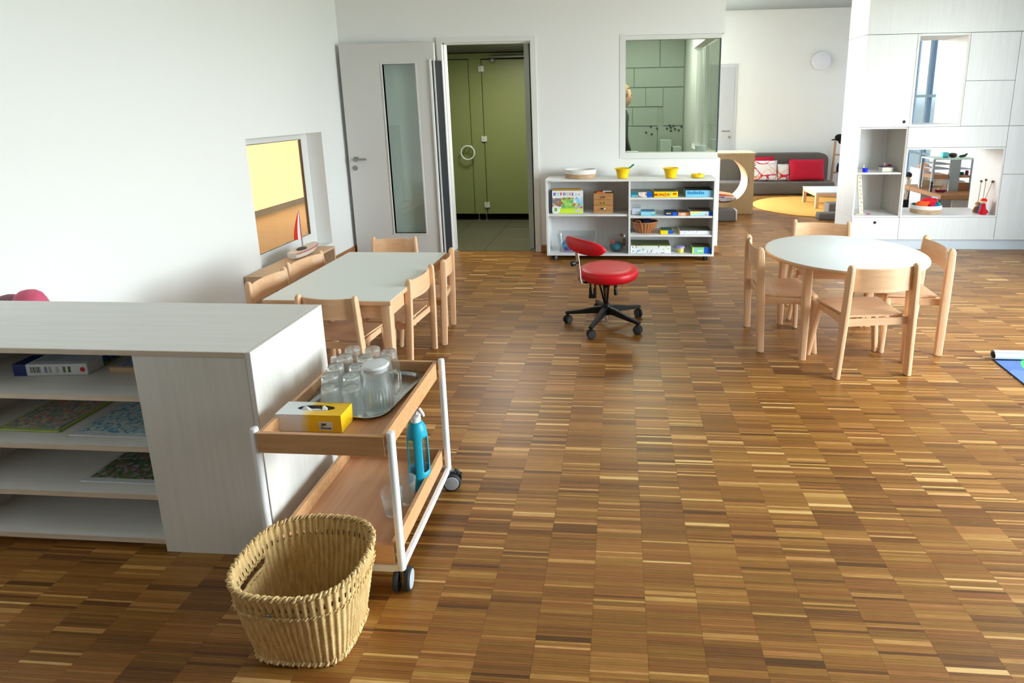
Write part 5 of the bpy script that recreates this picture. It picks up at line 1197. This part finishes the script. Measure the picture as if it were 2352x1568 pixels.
# bolster, rug, low table, floor cushions
t = thing('bolster', 'taupe foam bolster with pale end on the floor behind the shelf unit', 'bolster', (1.3, 7.5, 0))
softbox(1.08, 1.490, 7.42, 7.62, .003, .155, .02, .001).build('cover', GREY, t, 50); MB().box(1.4905, 1.515, 7.425, 7.615, .008, .150, .02, 3).build('pale_end', mat('pale_grey_cloth', (.80, .80, .81), .8), t)
RC = (2.86, 8.56)
rg = thing('round_rug', 'round mustard yellow rug under the low table in the far room', 'rug', (RC[0], RC[1], 0))
MB().lathe([(.868, .0008), (.876, .004), (.874, .010), (.86, .0115), (.02, .0115)], (RC[0], RC[1], 0), 96).build('pile', mat('mustard_pile', (.86, .65, .30), .95, var=.04, bump=.3, bscale=300), rg)
t = thing('low_table', 'very low table with white top and beech frame on the yellow rug', 'table', (3.2, 8.62, .012)); lz = .012
lx0, lx1, ly0, ly1, lt = 2.770, 3.62, 8.315, 8.92, .245
MB().box(lx0, lx1, ly0, ly1, lt-.018, lt, .001).build('tabletop', WTOP, t); i_ = .012
for a in ((lx0+.045, lx1-.045, ly0+i_, ly0+i_+.02), (lx0+.045, lx1-.045, ly1-i_-.02, ly1-i_), (lx0+i_, lx0+i_+.02, ly0+.045, ly1-.045), (lx1-i_-.02, lx1-i_, ly0+.045, ly1-.045)): MB().box(*a, lt-.066, lt-.0185).build('apron', BEECHX, t)
for x in (lx0+.026, lx1-.026):
    for y in (ly0+.026, ly1-.026): MB().box(x-.022, x+.022, y-.022, y+.022, lz, lt-.0185, .003).build('leg', BEECH, t)
t = thing('floor_cushion', 'taupe block cushion standing upright on the edge of the yellow rug', 'cushion', (2.98, 7.97, .012)); softbox(2.80, 3.20, 7.86, 8.06, .013, .155, .015, .001).build('cover', GREY, t, 50)
t = thing('floor_cushion', 'flat taupe block cushion on the floor in front of the rug', 'cushion', (2.8, 7.6, 0)); softbox(2.565, 3.0, 7.52, 7.665, .002, .090, .015, .001).build('cover', GREY, t, 50)
# doll stand / ladder shelf with black hat
a = gy(1913, 420, 10.12)
t = thing('ladder_shelf', 'narrow wooden ladder shelf beside the sofa', 'shelf', (3.70, 10.12, 0)); SW = wood('pine_stand', (.70, .52, .38), (.78, .61, .46), 'z', (1, 20, 20), .5)
x0 = 3.605; x1 = 3.86
for x, dx in ((x0, .022), (x1, -.022)): MB().loft([[(x+dx*z/.84+p, 10.12+q, z) for p, q in ((-.014, -.014), (.014, -.014), (.014, .014), (-.014, .014))] for z in (0, .84)]).build('post', SW, t)
for z in (.30, .60): MB().box(x0+.03, x1-.03, 10.08, 10.18, z, z+.018, .001).build('board', SW, t)
tt = thing('dark_bottle', 'small dark blue bottle on the ladder shelf', 'bottle', (3.70, 10.12, .3185)); MB().lathe([(.022, .0005), (.024, .08), (.018, .11), (.012, .13), (.012, .15)], (3.70, 10.12, .3185), 20).build('bottle', mat('dark_blue_glass', (.10, .14, .22), .3), tt)
tt = thing('black_hat', 'black cloth hat hanging on top of the ladder shelf', 'hat', (3.68, 10.12, .84))
m = MB().ball((3.685, 10.11, .895), .075, .07, .062, 18).ball((3.60, 10.09, .862), .055, .03, .012, 12).ball((3.70, 10.08, .845), .045, .03, .055, 12)
m.build('cloth', mat('black_cloth', (.02, .02, .025), .9), tt)
# far door and wall lamp
d_ = group_empty('door_2', (1.55, YF, 0))
MB().box(1.05, 2.000, YF-.012, YF, 0, 2.135).build('door_frame', mat('door_frame_grey', (.80, .80, .81), .45), d_)
lf = MB().box(1.11, 1.952, YF-.020, YF-.0125, .01, 2.085).build('door_leaf', mat('far_door_grey', (.76, .765, .785), .45), d_)
q = gy(1668, 301, YF-.05); MB().cyl((q[0]+.055, YF-.065, q[2]), (q[0]+.055, YF-.02, q[2]), .010).tube([(q[0]+.055, YF-.062, q[2]), (q[0]-.075, YF-.062, q[2])], .010, 10).build('handle', NICK, lf)
q = gy(1675, 315, YF-.02); MB().cyl((q[0], YF-.030, q[2]), (q[0], YF-.02, q[2]), .025).build('lock_rose', NICK, lf)
q = gy(1884, 140, YF); t = thing('wall_lamp', 'round white disc lamp high on the far wall', 'lamp', (q[0], YF, q[2]))
m = MB(); N = 48; m.loft([[(q[0]+r*math.cos(2*PI*k/N), y, q[2]+r*math.sin(2*PI*k/N)) for k in range(N)] for r, y in ((.10, YF-.001), (.10, YF-.03), (.150, YF-.031), (.153, YF-.05), (.148, YF-.066), (.12, YF-.076), (.02, YF-.080))]); m.build('shade', mat('opal_shade', (.90, .90, .93), .35), t)

# ================================================================== PLAY CORNER SEEN THROUGH THE CABINET
t = thing('play_bench', 'wooden topped play bench seen through the low cabinet opening', 'bench', (4.05, 7.1, 0)); BWD = wood('brown_bench_wood', (.56, .37, .20), (.66, .46, .27), 'y', (1, 16, 16), .45)
MB().box(3.600, 4.45, 6.72, 7.62, .395, .450, .006).build('top', BWD, t); MB().box(3.75, 4.42, 6.76, 6.78, .0, .3945).build('front_board', mat('grey_beige_board', (.66, .63, .59), .6), t)
for x in (3.64, 4.40): 
    for y in ((7.56,) if x < 4 else (6.9, 7.56)): MB().box(x-.02, x+.02, y-.02, y+.02, 0, .3945, .003).build('leg', mat('grey_metal_leg', (.45, .45, .46), .4), t)
MB().box(3.62, 3.645, 6.80, 6.825, 0, .3945, .002).build('leg', MATS['grey_metal_leg'], t)
GU = mat('grey_unit', (.60, .64, .66), .5); BZ = .4505
t = thing('toy_kitchen', 'grey play shop stand with wooden boards on the bench behind the cabinet', 'toy kitchen', (3.87, 7.15, BZ))
ux, uy = (3.64, 4.07), (7.02, 7.28); uz = .832
MB().box(ux[0]-.01, ux[1]+.01, uy[0]-.01, uy[1]+.01, uz-.018, uz, .001).build('top', mat('mint_top', (.78, .86, .83), .5), t)
for x in ux:
    for y in uy: MB().box(x-.012, x+.012, y-.012, y+.012, BZ, uz-.0185).build('post', GU, t)
MB().box(3.83, 3.935, uy[0]-.008, uy[0]+.02, BZ, uz-.0185).build('panel', mat('slate_panel', (.54, .57, .57), .5), t)
for x0, x1, z, h in ((3.655, 3.82, .70, .014), (3.655, 3.82, .755, .014), (3.655, 3.82, .59, .05), (3.94, 4.055, .605, .026), (3.94, 4.055, .70, .012)): MB().box(x0, x1, uy[0], uy[1]-.02, z, z+h, .001).build('board', BWD if h > .02 else GU, t)
MB().box(3.94, 4.055, uy[0], uy[1]-.02, BZ, .545, .001).build('wooden_box', wood('dark_box_wood', (.46, .26, .14), (.56, .34, .20), 'x', (1, 16, 16), .5), t)
def small(nm, label, cat, u, v, Y, z, f):
    q = gy(u, v, Y); t = thing(nm, label, cat, (q[0], Y, z)); f(t, q[0], Y, z); return t
TE = mat('teal_carton', (.35, .78, .80), .45)
small('teal_carton', 'small turquoise carton on top of the grey play stand', 'carton', 2171, 350, 7.1, uz, lambda t, x, y, z: (MB().box(x-.032, x+.032, y-.02, y+.02, z+.0005, z+.062, .002).build('carton', TE, t), MB().box(x-.0325, x+.0325, y-.0206, y-.0201, z+.002, z+.012).build('dark_band', mat('petrol_print', (.15, .40, .45), .5), t)))
small('dark_bowl', 'dark brown toy bowl on top of the grey play stand', 'bowl', 2189, 352, 7.1, uz, lambda t, x, y, z: MB().lathe([(.02, .0005), (.038, .012), (.044, .032), (.036, .048), (.015, .054)], (x, y, z), 28).build('bowl', mat('dark_brown_toy', (.20, .17, .16), .5), t))
small('toy_vegetable', 'curved dark green toy vegetable on top of the grey play stand', 'toy', 2214, 352, 7.1, uz, lambda t, x, y, z: MB().tube([(x-.045, y, z+.014), (x-.02, y, z+.014), (x+.015, y, z+.022), (x+.040, y, z+.045)], [.012, .0165, .015, .007], 12).build('vegetable', mat('dark_green_toy', (.08, .22, .16), .45), t))
small('teal_pot', 'small teal toy pot on the wooden board of the play stand', 'pot', 2209, 397, 7.08, .6315, lambda t, x, y, z: MB().lathe([(.018, .0005), (.026, .01), (.024, .028), (.014, .034)], (x, y, z), 24).build('pot', mat('deep_teal', (.04, .42, .40), .45), t))
small('maroon_jar', 'small maroon toy jar beside the teal pot on the play stand', 'jar', 2221, 394, 7.08, .6315, lambda t, x, y, z: MB().lathe([(.018, .0005), (.019, .038), (.016, .042), (.017, .052)], (x, y, z), 24).build('jar', mat('maroon_jar', (.48, .08, .26), .45), t))
CRT = mat('pale_crate', (.86, .82, .72), .6)
small('wooden_crate', 'small pale wooden crate on the bench behind the cabinet', 'crate', 2125, 420, 7.42, BZ, lambda t, x, y, z: [MB().box(*b).build('crate_board', CRT, t) for b in ((x-.062, x+.055, y-.05, y-.042, z+.0005, z+.085), (x-.062, x+.055, y+.042, y+.05, z+.0005, z+.085), (x-.062, x-.054, y-.0415, y+.0415, z+.0005, z+.085), (x+.047, x+.055, y-.0415, y+.0415, z+.0005, z+.085), (x-.0535, x+.0465, y-.0415, y+.0415, z+.0005, z+.008))])
small('perforated_box', 'pale perforated toy basket on the bench left of the play stand', 'basket', 2150, 420, 7.45, BZ, lambda t, x, y, z: [MB().box(x-.06+.012*k, x-.054+.012*k, y-.04, y-.034, z+.0125, z+.0745).build('slat', CRT, t) for k in range(10)]+[MB().box(x-.064, x+.064, y-.042, y+.04, z+.0005, z+.012).build('floor', CRT, t), MB().box(x-.064, x+.064, y-.042, y-.030, z+.075, z+.087).build('rim', CRT, t)])
small('purple_toy_boat', 'purple toy boat near the front corner of the bench', 'toy', 2160, 433, 6.92, BZ, lambda t, x, y, z: (MB().loft([[(x+a, y+b, z+h) for a, b in ((-.062*s, 0), (-.03*s, -.02*s), (.05*s, -.02*s), (.075*s, 0), (.05*s, .02*s), (-.03*s, .02*s))] for s, h in ((.65, .0005), (.9, .012), (1, .03))]).build('hull', mat('plum_plastic', (.48, .05, .28), .45), t), MB().box(x-.028, x-.008, y-.008, y+.008, z+.0305, z+.045, .002).build('yellow_cabin', YEL, t)))
small('dark_figure', 'slim dark brown toy figure standing at the left of the play stand', 'toy', 2140, 420, 6.95, BZ, lambda t, x, y, z: MB().lathe([(.010, .0005), (.009, .05), (.013, .06), (.008, .085), (.013, .1), (.010, .122)], (x, y, z), 16).build('figure', mat('dark_brown_figure', (.16, .10, .11), .5), t))
small('doll', 'dark haired doll head peeping at the left end of the bench', 'doll', 2086, 404, 7.56, BZ, lambda t, x, y, z: (MB().lathe([(.035, .0005), (.03, .05), (.016, .075)], (x, y, z), 20).build('body', mat('cream_cloth', (.88, .84, .80), .8), t), MB().ball((x, y, z+.10), .032, .032, .036, 16).build('head', mat('doll_skin', (.90, .76, .66), .6), t), MB().ball((x+.002, y+.002, z+.122), .042, .040, .040, 16).build('hair', mat('charcoal_hair', (.14, .17, .18), .8), t)))
t = thing('wedge_cushion', 'pale grey wedge cushion behind the bench', 'cushion', (3.97, 7.95, 0)); MB().prism([(3.90, .003), (4.42, .003), (4.42, .47), (4.28, .50), (3.90, .62)], 'y', 7.75, 8.1).build('cover', mat('pale_grey_cover', (.78, .79, .80), .8), t)
q = gy(2078, 478, YC+.62)
t = thing('play_broom', 'toy broom with black brush leaning behind the cabinet opening', 'broom', (3.02, 6.9, 0))
p0, p1 = gy(2078, 480, 6.95), gy(2090, 432, 6.95); MB().tube([(p0[0], 6.95, .33), (p1[0]+.005, 6.96, .60)], .006, 8).build('stick', STK, t); MB().box(p0[0]-.03, p0[0]+.03, 6.93, 6.97, .0005, .36, .004).build('brush', mat('black_bristle', (.03, .03, .035), .9), t)

# ---- people: skinned bodies
def skin_body(name, nodes, edges, m, parent, sub=2):
    me = bpy.data.meshes.new(name); me.from_pydata([n[0] for n in nodes], edges, []); o = bpy.data.objects.new(name, me); COL.objects.link(o)
    o.modifiers.new('skin', 'SKIN'); 
    for v, n in zip(me.skin_vertices[0].data, nodes): v.radius = (n[1], n[2] if len(n) > 2 else n[1]); v.use_root = False
    me.skin_vertices[0].data[0].use_root = True
    ss = o.modifiers.new('sub', 'SUBSURF'); ss.levels = sub; ss.render_levels = sub
    dg = bpy.context.evaluated_depsgraph_get(); me2 = bpy.data.meshes.new_from_object(o.evaluated_get(dg)); bpy.data.objects.remove(o)
    me2.materials.clear(); me2.materials.append(m)
    for p in me2.polygons: p.use_smooth = True
    if parent: me2.transform(world_of(parent).inverted())
    o2 = bpy.data.objects.new(name, me2); COL.objects.link(o2); o2.parent = parent; return o2
def person(label, base, s, shirt, hair, yaw, seat_z, arm_r, arm_l, legs, long_hair=False):
    """base = pelvis point on the ground plane; s = stature in metres; arms are hand targets in local axes"""
    t = thing('person', label, 'person', (base[0], base[1], 0)); R0 = Matrix.Rotation(yaw, 4, 'Z'); O_ = Vector((base[0], base[1], 0))
    P = lambda x, y, z: tuple(O_+(R0 @ Vector((x*s, y*s, 0)))+Vector((0, 0, seat_z+z*s)))
    SK = mat('skin', (.86, .66, .55), .55)
    N = [(P(0, 0, .02), .085*s, .065*s), (P(0, .005, .12), .072*s, .055*s), (P(0, .01, .22), .088*s, .060*s), (P(0, .005, .30), .075*s, .05*s), (P(0, .01, .345), .032*s, .032*s)]
    E_ = [(0, 1), (1, 2), (2, 3), (3, 4)]
    for sg, tg in ((1, arm_r), (-1, arm_l)):
        b_ = len(N); el = ((.115*sg+tg[0])/2+.035*sg, (tg[1])/2-.03, (.29+tg[2])/2-.045)
        N += [(P(.105*sg, .0, .292), .038*s), (P(*el), .029*s), (P(*tg), .020*s)]; E_ += [(3, b_), (b_, b_+1), (b_+1, b_+2)]
    for sg in (1, -1):
        b_ = len(N); kn, an = legs
        N += [(P(.055*sg, .02, -.02), .062*s), (P(.075*sg, kn[0], kn[1]), .042*s), (P(.075*sg, an[0], an[1]), .027*s), (P(.08*sg, an[0]+.07, an[1]-.022), .024*s)]; E_ += [(0, b_), (b_, b_+1), (b_+1, b_+2), (b_+2, b_+3)]
    bd = skin_body('body', N, E_, shirt, t)
    hd = MB(); hr = .072*s*1.15
    hd.ball(P(0, .015, .44), hr*.86, hr*.86, hr*1.08, 24)
    for v in hd.bm.verts: pass
    h = hd.build('head', SK, t, 60)
    MB().tube([P(0, .012, .33), P(0, .014, .40)], .031*s, 12).build('neck', SK, t)
    f = lambda x, y, z: P(x*hr/s, .015+y*hr/s, .44+z*hr/s)
    for sg in (1, -1):
        MB().ball(f(.30*sg, .74, .05), hr*.10, hr*.10, hr*.09, 10).build('eye', mat('eye_dark', (.10, .08, .08), .3), h)
        MB().ball(f(.80*sg, 0, -.02), hr*.10, hr*.20, hr*.26, 10).build('ear', SK, h)
    MB().ball(f(0, .84, -.16), hr*.11, hr*.11, hr*.16, 10).build('nose', SK, h)
    MB().ball(f(0, .72, -.50), hr*.16, hr*.10, hr*.06, 10).build('mouth', mat('lips', (.72, .38, .36), .5), h)
    m = MB().ball(f(0, -.10, .22), hr*.94, hr*.94, hr*1.0, 24)
    dl = [v for v in m.bm.verts if (R0.inverted() @ (v.co-Vector(f(0, 0, 0)))).y > hr*.50 and (v.co-Vector(f(0, 0, 0))).z < hr*.55]; bmesh.ops.delete(m.bm, geom=dl, context='VERTS')
    if long_hair: m.tube([f(0, -.55, .2), f(0, -.85, -.5), f(0, -.80, -1.5), f(0, -.7, -2.3)], [hr*.55, hr*.62, hr*.5, hr*.15], 14)
    m.build('hair', hair, h, 60)
    for sg, tg in ((1, arm_r), (-1, arm_l)):
        w_ = Vector(P(*tg)); d = (R0 @ Vector((0, .9, -.35))).normalized(); sd = R0 @ Vector((1, 0, 0)); L_ = .052*s
        nodes = [(tuple(w_), .017*s, .013*s), (tuple(w_+d*L_*.9), .021*s, .011*s)]; ed = [(0, 1)]
        for k in range(4):
            fb = w_+d*L_*.95+sd*(k-1.5)*.0125*s; ln = (.040, .046, .043, .034)[k]*s; i0 = len(nodes)
            nodes += [(tuple(fb), .0065*s), (tuple(fb+d*ln*.5+Vector((0, 0, -.004*s))), .0058*s), (tuple(fb+d*ln+Vector((0, 0, -.016*s))), .0046*s)]; ed += [(1, i0), (i0, i0+1), (i0+1, i0+2)]
        i0 = len(nodes); tb = w_+d*L_*.35-sd*sg*.018*s; nodes += [(tuple(tb), .0075*s), (tuple(tb+d*.028*s-sd*sg*.016*s), .0062*s), (tuple(tb+d*.046*s-sd*sg*.014*s), .005*s)]; ed += [(0, i0), (i0, i0+1), (i0+1, i0+2)]
        skin_body('hand', nodes, ed, SK, t, 1)
    return t
person('small fair haired child in a pale blue shirt sitting behind the play bench', (4.285, 8.52), .98, mat('pale_blue_shirt', (.66, .74, .88), .8), mat('fair_hair', (.82, .62, .48), .7), R_(165), .105, (.10, .17, .14), (-.08, .19, .13), ((.22, .06), (.10, -.075)))
person('dim figure of a fair haired adult in a dark top inside the glazed office', (.015, 7.25), 1.62, mat('dark_olive_top', (.22, .24, .22), .8), mat('ash_blond_hair', (.62, .50, .38), .7), R_(-75), .88, (.135, .04, .02), (-.13, .06, .0), ((.03, -.26), (.0, -.50)), True)

# ---- office desk and things on it
t = thing('office_desk', 'pale desk behind the office window', 'desk', (.3, 7.4, 0)); MB().box(-.38, .86, 7.70, 8.16, .72, .75, .002).build('top', WTOP, t)
for x in (-.35, .83): MB().box(x-.02, x+.02, 7.72, 8.14, 0, .7195).build('leg', GREYW, t)
sill = MB().box(.06, .895, B1+.001, 6.22, .96, .985, .002); st('trim_3', sill, FRAME)
for nm, lb, u, x0, x1, h, c_, yy in (('paper_stack', 'sheaf of white paper lying on the office window sill, left corner', 1452, .075, .20, .012, (.90, .93, .95), 6.08), ('tissue_pack', 'crumpled white paper heap in the right corner of the office window', 1607, .78, .885, .070, (.90, .94, .95), 6.06)):
    t = thing(nm, lb, 'paper', ((x0+x1)/2, yy, .985)); m = MB().box(x0, x1, yy-.05, yy+.05, .9855, .985+h+.02, .006, 2)
    for v in m.bm.verts: v.co += Vector((random.uniform(-1, 1), random.uniform(-1, 1), random.uniform(-.6, .6)))*.006
    m.build('paper', mat('office_paper', (.92, .94, .95), .7), t)
for i, (u, v) in enumerate(((1484, 304), (1495, 291), (1509, 295), (1497, 308), (1532, 295), (1538, 288), (1541, 293), (1547, 289), (1550, 296), (1559, 299), (1565, 291), (1541, 300))):
    q = gy(u, v, 8.18); MB().cyl((q[0], 8.174, q[2]), (q[0], 8.1835, q[2]), .014, n=14).build('magnet', mat('dark_magnet', (.25, .28, .27), .5), wof)
t = thing('paper_roll', 'pale paper roll with dark end lying on the office desk', 'roll', (.3, 7.8, .75)); MB().cyl((.05, 7.85, .79), (.43, 7.85, .79), .038).build('roll', WHITE, t); MB().cyl((.4305, 7.85, .79), (.46, 7.85, .79), .034).build('dark_end', BLK, t)
t = thing('file_box', 'tall grey file box standing on the office desk', 'box', (.62, 7.95, .75)); MB().box(.55, .70, 7.85, 8.1, .7505, 1.02, .002).build('box', mat('sage_box', (.74, .80, .76), .5), t)
t = thing('file_box', 'lower grey file box beside the tall one on the office desk', 'box', (.76, 7.9, .75)); MB().box(.715, .83, 7.80, 8.1, .7505, .93, .002).build('box', MATS['sage_box'], t)

# ================================================================== LEFT WALL: shelf, sailing boat; red cushion and shadow dome; play mat
LW = wood('light_box_wood', (.80, .66, .52), (.86, .74, .61), 'y', (1.2, 18, 18), .5)
q = gx(763, 566, WX+.22); BXx, BYe, BZt = WX+.012, q[1]+.02, q[2]
t = thing('wall_box', 'low open wooden box bench standing under the amber window', 'bench', (WX+.12, BYe-.5, 0)); y0_, y1_ = 3.95, BYe; xa, xb = WX+.016, WX+.235
MB().box(xa, xb, y0_, y1_, BZt-.018, BZt, .001).build('top', LW, t); MB().box(xa, xb, y1_-.018, y1_, 0, BZt-.0185).build('end_panel', LW, t); MB().box(xa, xb, y0_, y0_+.018, 0, BZt-.0185).build('end_panel', LW, t)
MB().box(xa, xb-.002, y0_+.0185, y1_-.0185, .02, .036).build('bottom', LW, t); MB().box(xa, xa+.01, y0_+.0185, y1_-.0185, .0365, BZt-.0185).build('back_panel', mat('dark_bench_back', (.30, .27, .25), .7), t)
MB().box(xa+.011, xb-.003, y0_+.55, y0_+.566, .0365, BZt-.0185).build('divider', LW, t)
q = gx(697, 578, WX+.13); by5, bz5 = q[1], BZt
t = thing('toy_sailing_boat', 'toy sailing boat with red and white striped sail on the bench under the amber window', 'boat', (WX+.13, by5, bz5)); bx5 = WX+.13
m = MB(); R_4 = []
for yy, w_, zb2, zt2 in ((-.20, .012, .045, .075), (-.16, .045, .02, .070), (-.08, .062, .006, .064), (.04, .064, .002, .062), (.14, .050, .004, .062), (.175, .042, .012, .063)):
    R_4.append([(bx5-w_, by5-yy, bz5+zt2), (bx5-w_*.75, by5-yy, bz5+zb2+.012), (bx5, by5-yy, bz5+zb2), (bx5+w_*.75, by5-yy, bz5+zb2+.012), (bx5+w_, by5-yy, bz5+zt2)])
m.loft(R_4).build('hull', mat('white_hull', (.90, .87, .83), .4), t, 50)
m = MB()
for s in (-1, 1): m.tube([(bx5+s*(w_+.0015), by5-yy, bz5+zt2-.006) for yy, w_, zb2, zt2 in ((-.20, .012, 0, .075), (-.16, .045, 0, .070), (-.08, .062, 0, .064), (.04, .064, 0, .062), (.14, .050, 0, .062), (.175, .042, 0, .063))], .0035, 6)
m.build('red_stripe', mat('boat_red', (.82, .16, .12), .45), t)
MB().ball((bx5, by5-.02, bz5+.064), .036, .06, .016, 16).build('dark_cockpit', mat('cockpit_grey', (.28, .27, .27), .5), t)
MH = .395
MB().tube([(bx5, by5+.0, bz5+.06), (bx5, by5, bz5+MH)], [.0065, .0035], 10).build('mast', mat('grey_mast', (.68, .68, .70), .35), t)
SLW, SLR = mat('sail_white', (.93, .90, .88), .7), MATS['boat_red']
def sail_strip(a0, a1, mt_, nm):
    m = MB(); rows = []
    for h in np.linspace(0, 1, 12):
        wd = (.105*(1-h**1.7)+.012); z = bz5+.135+h*(MH-.145)
        rows.append([(bx5+.014*math.sin(PI*f_)*(1-h)+e_, by5-wd*f_, z+.03*f_*(1-h)) for f_, e_ in ((a0, 0), ((a0+a1)/2, 0), (a1, 0), (a1, .0016), ((a0+a1)/2, .0016), (a0, .0016))])
    m.loft(rows).build(nm, mt_, t, 50)
sail_strip(.06, .30, SLR, 'sail_panel'); sail_strip(.30, .68, SLW, 'sail_panel'); sail_strip(.68, 1.0, SLR, 'sail_panel')
# soft red cushion behind the counter; darker dome added in place of a shadow
PK = mat('rose_cushion', (.80, .34, .46), .55, var=.06)
for lb, u, v, Y, rx, rz in (('rose red soft cushion peeping over the back edge of the counter', 63, 665, 2.217, .062, .07), ('dusky rose dome standing in for a shadow at the left frame edge behind the counter', 18, 676, 2.265, .058, .07)):
    q = gy(u, v, Y); t = thing('soft_cushion', lb, 'cushion', (q[0], Y, 0)); zt_ = q[2]
    MB().lathe([(.055, .001), (.07, .03), (.072, .20), (.072, .42), (rx*1.15, zt_-rz*.95), (rx, zt_-rz*.6), (rx*.82, zt_-rz*.28), (rx*.5, zt_-rz*.08), (rx*.1, zt_)], (q[0], Y, 0), 32, 1, .8).build('cover', PK if 'peeping' in lb else mat('rose_shadow', (.55, .36, .40), .7), t, 60)
# play mat at the right frame edge
q = gz(2279, 826); q2 = gz(2352, 884); dx_, dy_ = q2[0]-q[0], q2[1]-q[1]
mx0, my1 = q[0], q[1]
t = thing('play_mat', 'blue printed play mat with one rolled up edge at the right picture edge', 'mat', (mx0+.6, my1-.5, 0))
sl_ = dx_/dy_
MB().loft([[(mx0+sl_*(y-my1), y, .0005), (mx0+1.25+sl_*(y-my1), y, .0005), (mx0+1.25+sl_*(y-my1), y, .005), (mx0+sl_*(y-my1), y, .005)] for y in (my1-1.3, my1)]).build('mat', mat('dark_mat_back', (.10, .12, .15), .7), t)
MB().loft([[(mx0+.004+sl_*(y-my1), y, .0052), (mx0+1.246+sl_*(y-my1), y, .0052), (mx0+1.246+sl_*(y-my1), y, .0058), (mx0+.004+sl_*(y-my1), y, .0058)] for y in (my1-1.29, my1-.02)]).build('printed_surface', pattern('play_mat_print', [(.32, .42, .68), (.36, .47, .72), (.30, .40, .65), (.44, .54, .78)], 9), t)
MB().lathe([(.20, .0059), (.20, .0064)], (mx0+.29, my1-.16, 0), 40).build('green_circle', mat('mat_green', (.30, .70, .42), .6), t); MB().lathe([(.13, .0065), (.13, .0069)], (mx0+.29, my1-.16, 0), 40).build('pale_circle', mat('mat_pale_green', (.72, .90, .72), .6), t)
for k in range(4): MB().box(mx0+.05+.03*k, mx0+.075+.03*k, my1-.30+.05*k-.18, my1-.17+.02*k-.10, .0059, .0063).build('pale_mark', mat('mat_pale_blue', (.68, .78, .92), .6), t)
m = MB(); pts = [(.010+.0032*a/(2*PI)*1.0)*1.0 for a in np.linspace(0, 4*PI, 40)]
sp_ = [((.012+.0065*a/(2*PI))*math.cos(a-PI/2), (.012+.0065*a/(2*PI))*math.sin(a-PI/2)) for a in np.linspace(0, 5.2*PI, 56)]
rm = max(-p[1] for p in sp_); zc = rm+.0062
ins = [((r_x*.80), (r_z*.80)) for r_x, r_z in sp_]
m.loft([[(x, my1+.0+a, zc+b) for a, b in sp_]+[(x, my1+a*.94, zc+b*.94) for a, b in sp_[::-1]] for x in (mx0+.001, mx0+1.24)]).build('rolled_edge', mat('pale_mat_back', (.80, .85, .90), .55), t, 50)
MB().cyl((mx0+.0, my1, zc), (mx0+1.24, my1, zc), rm*.72, n=24).build('roll_core', mat('black_roll_core', (.05, .05, .06), .7), t)
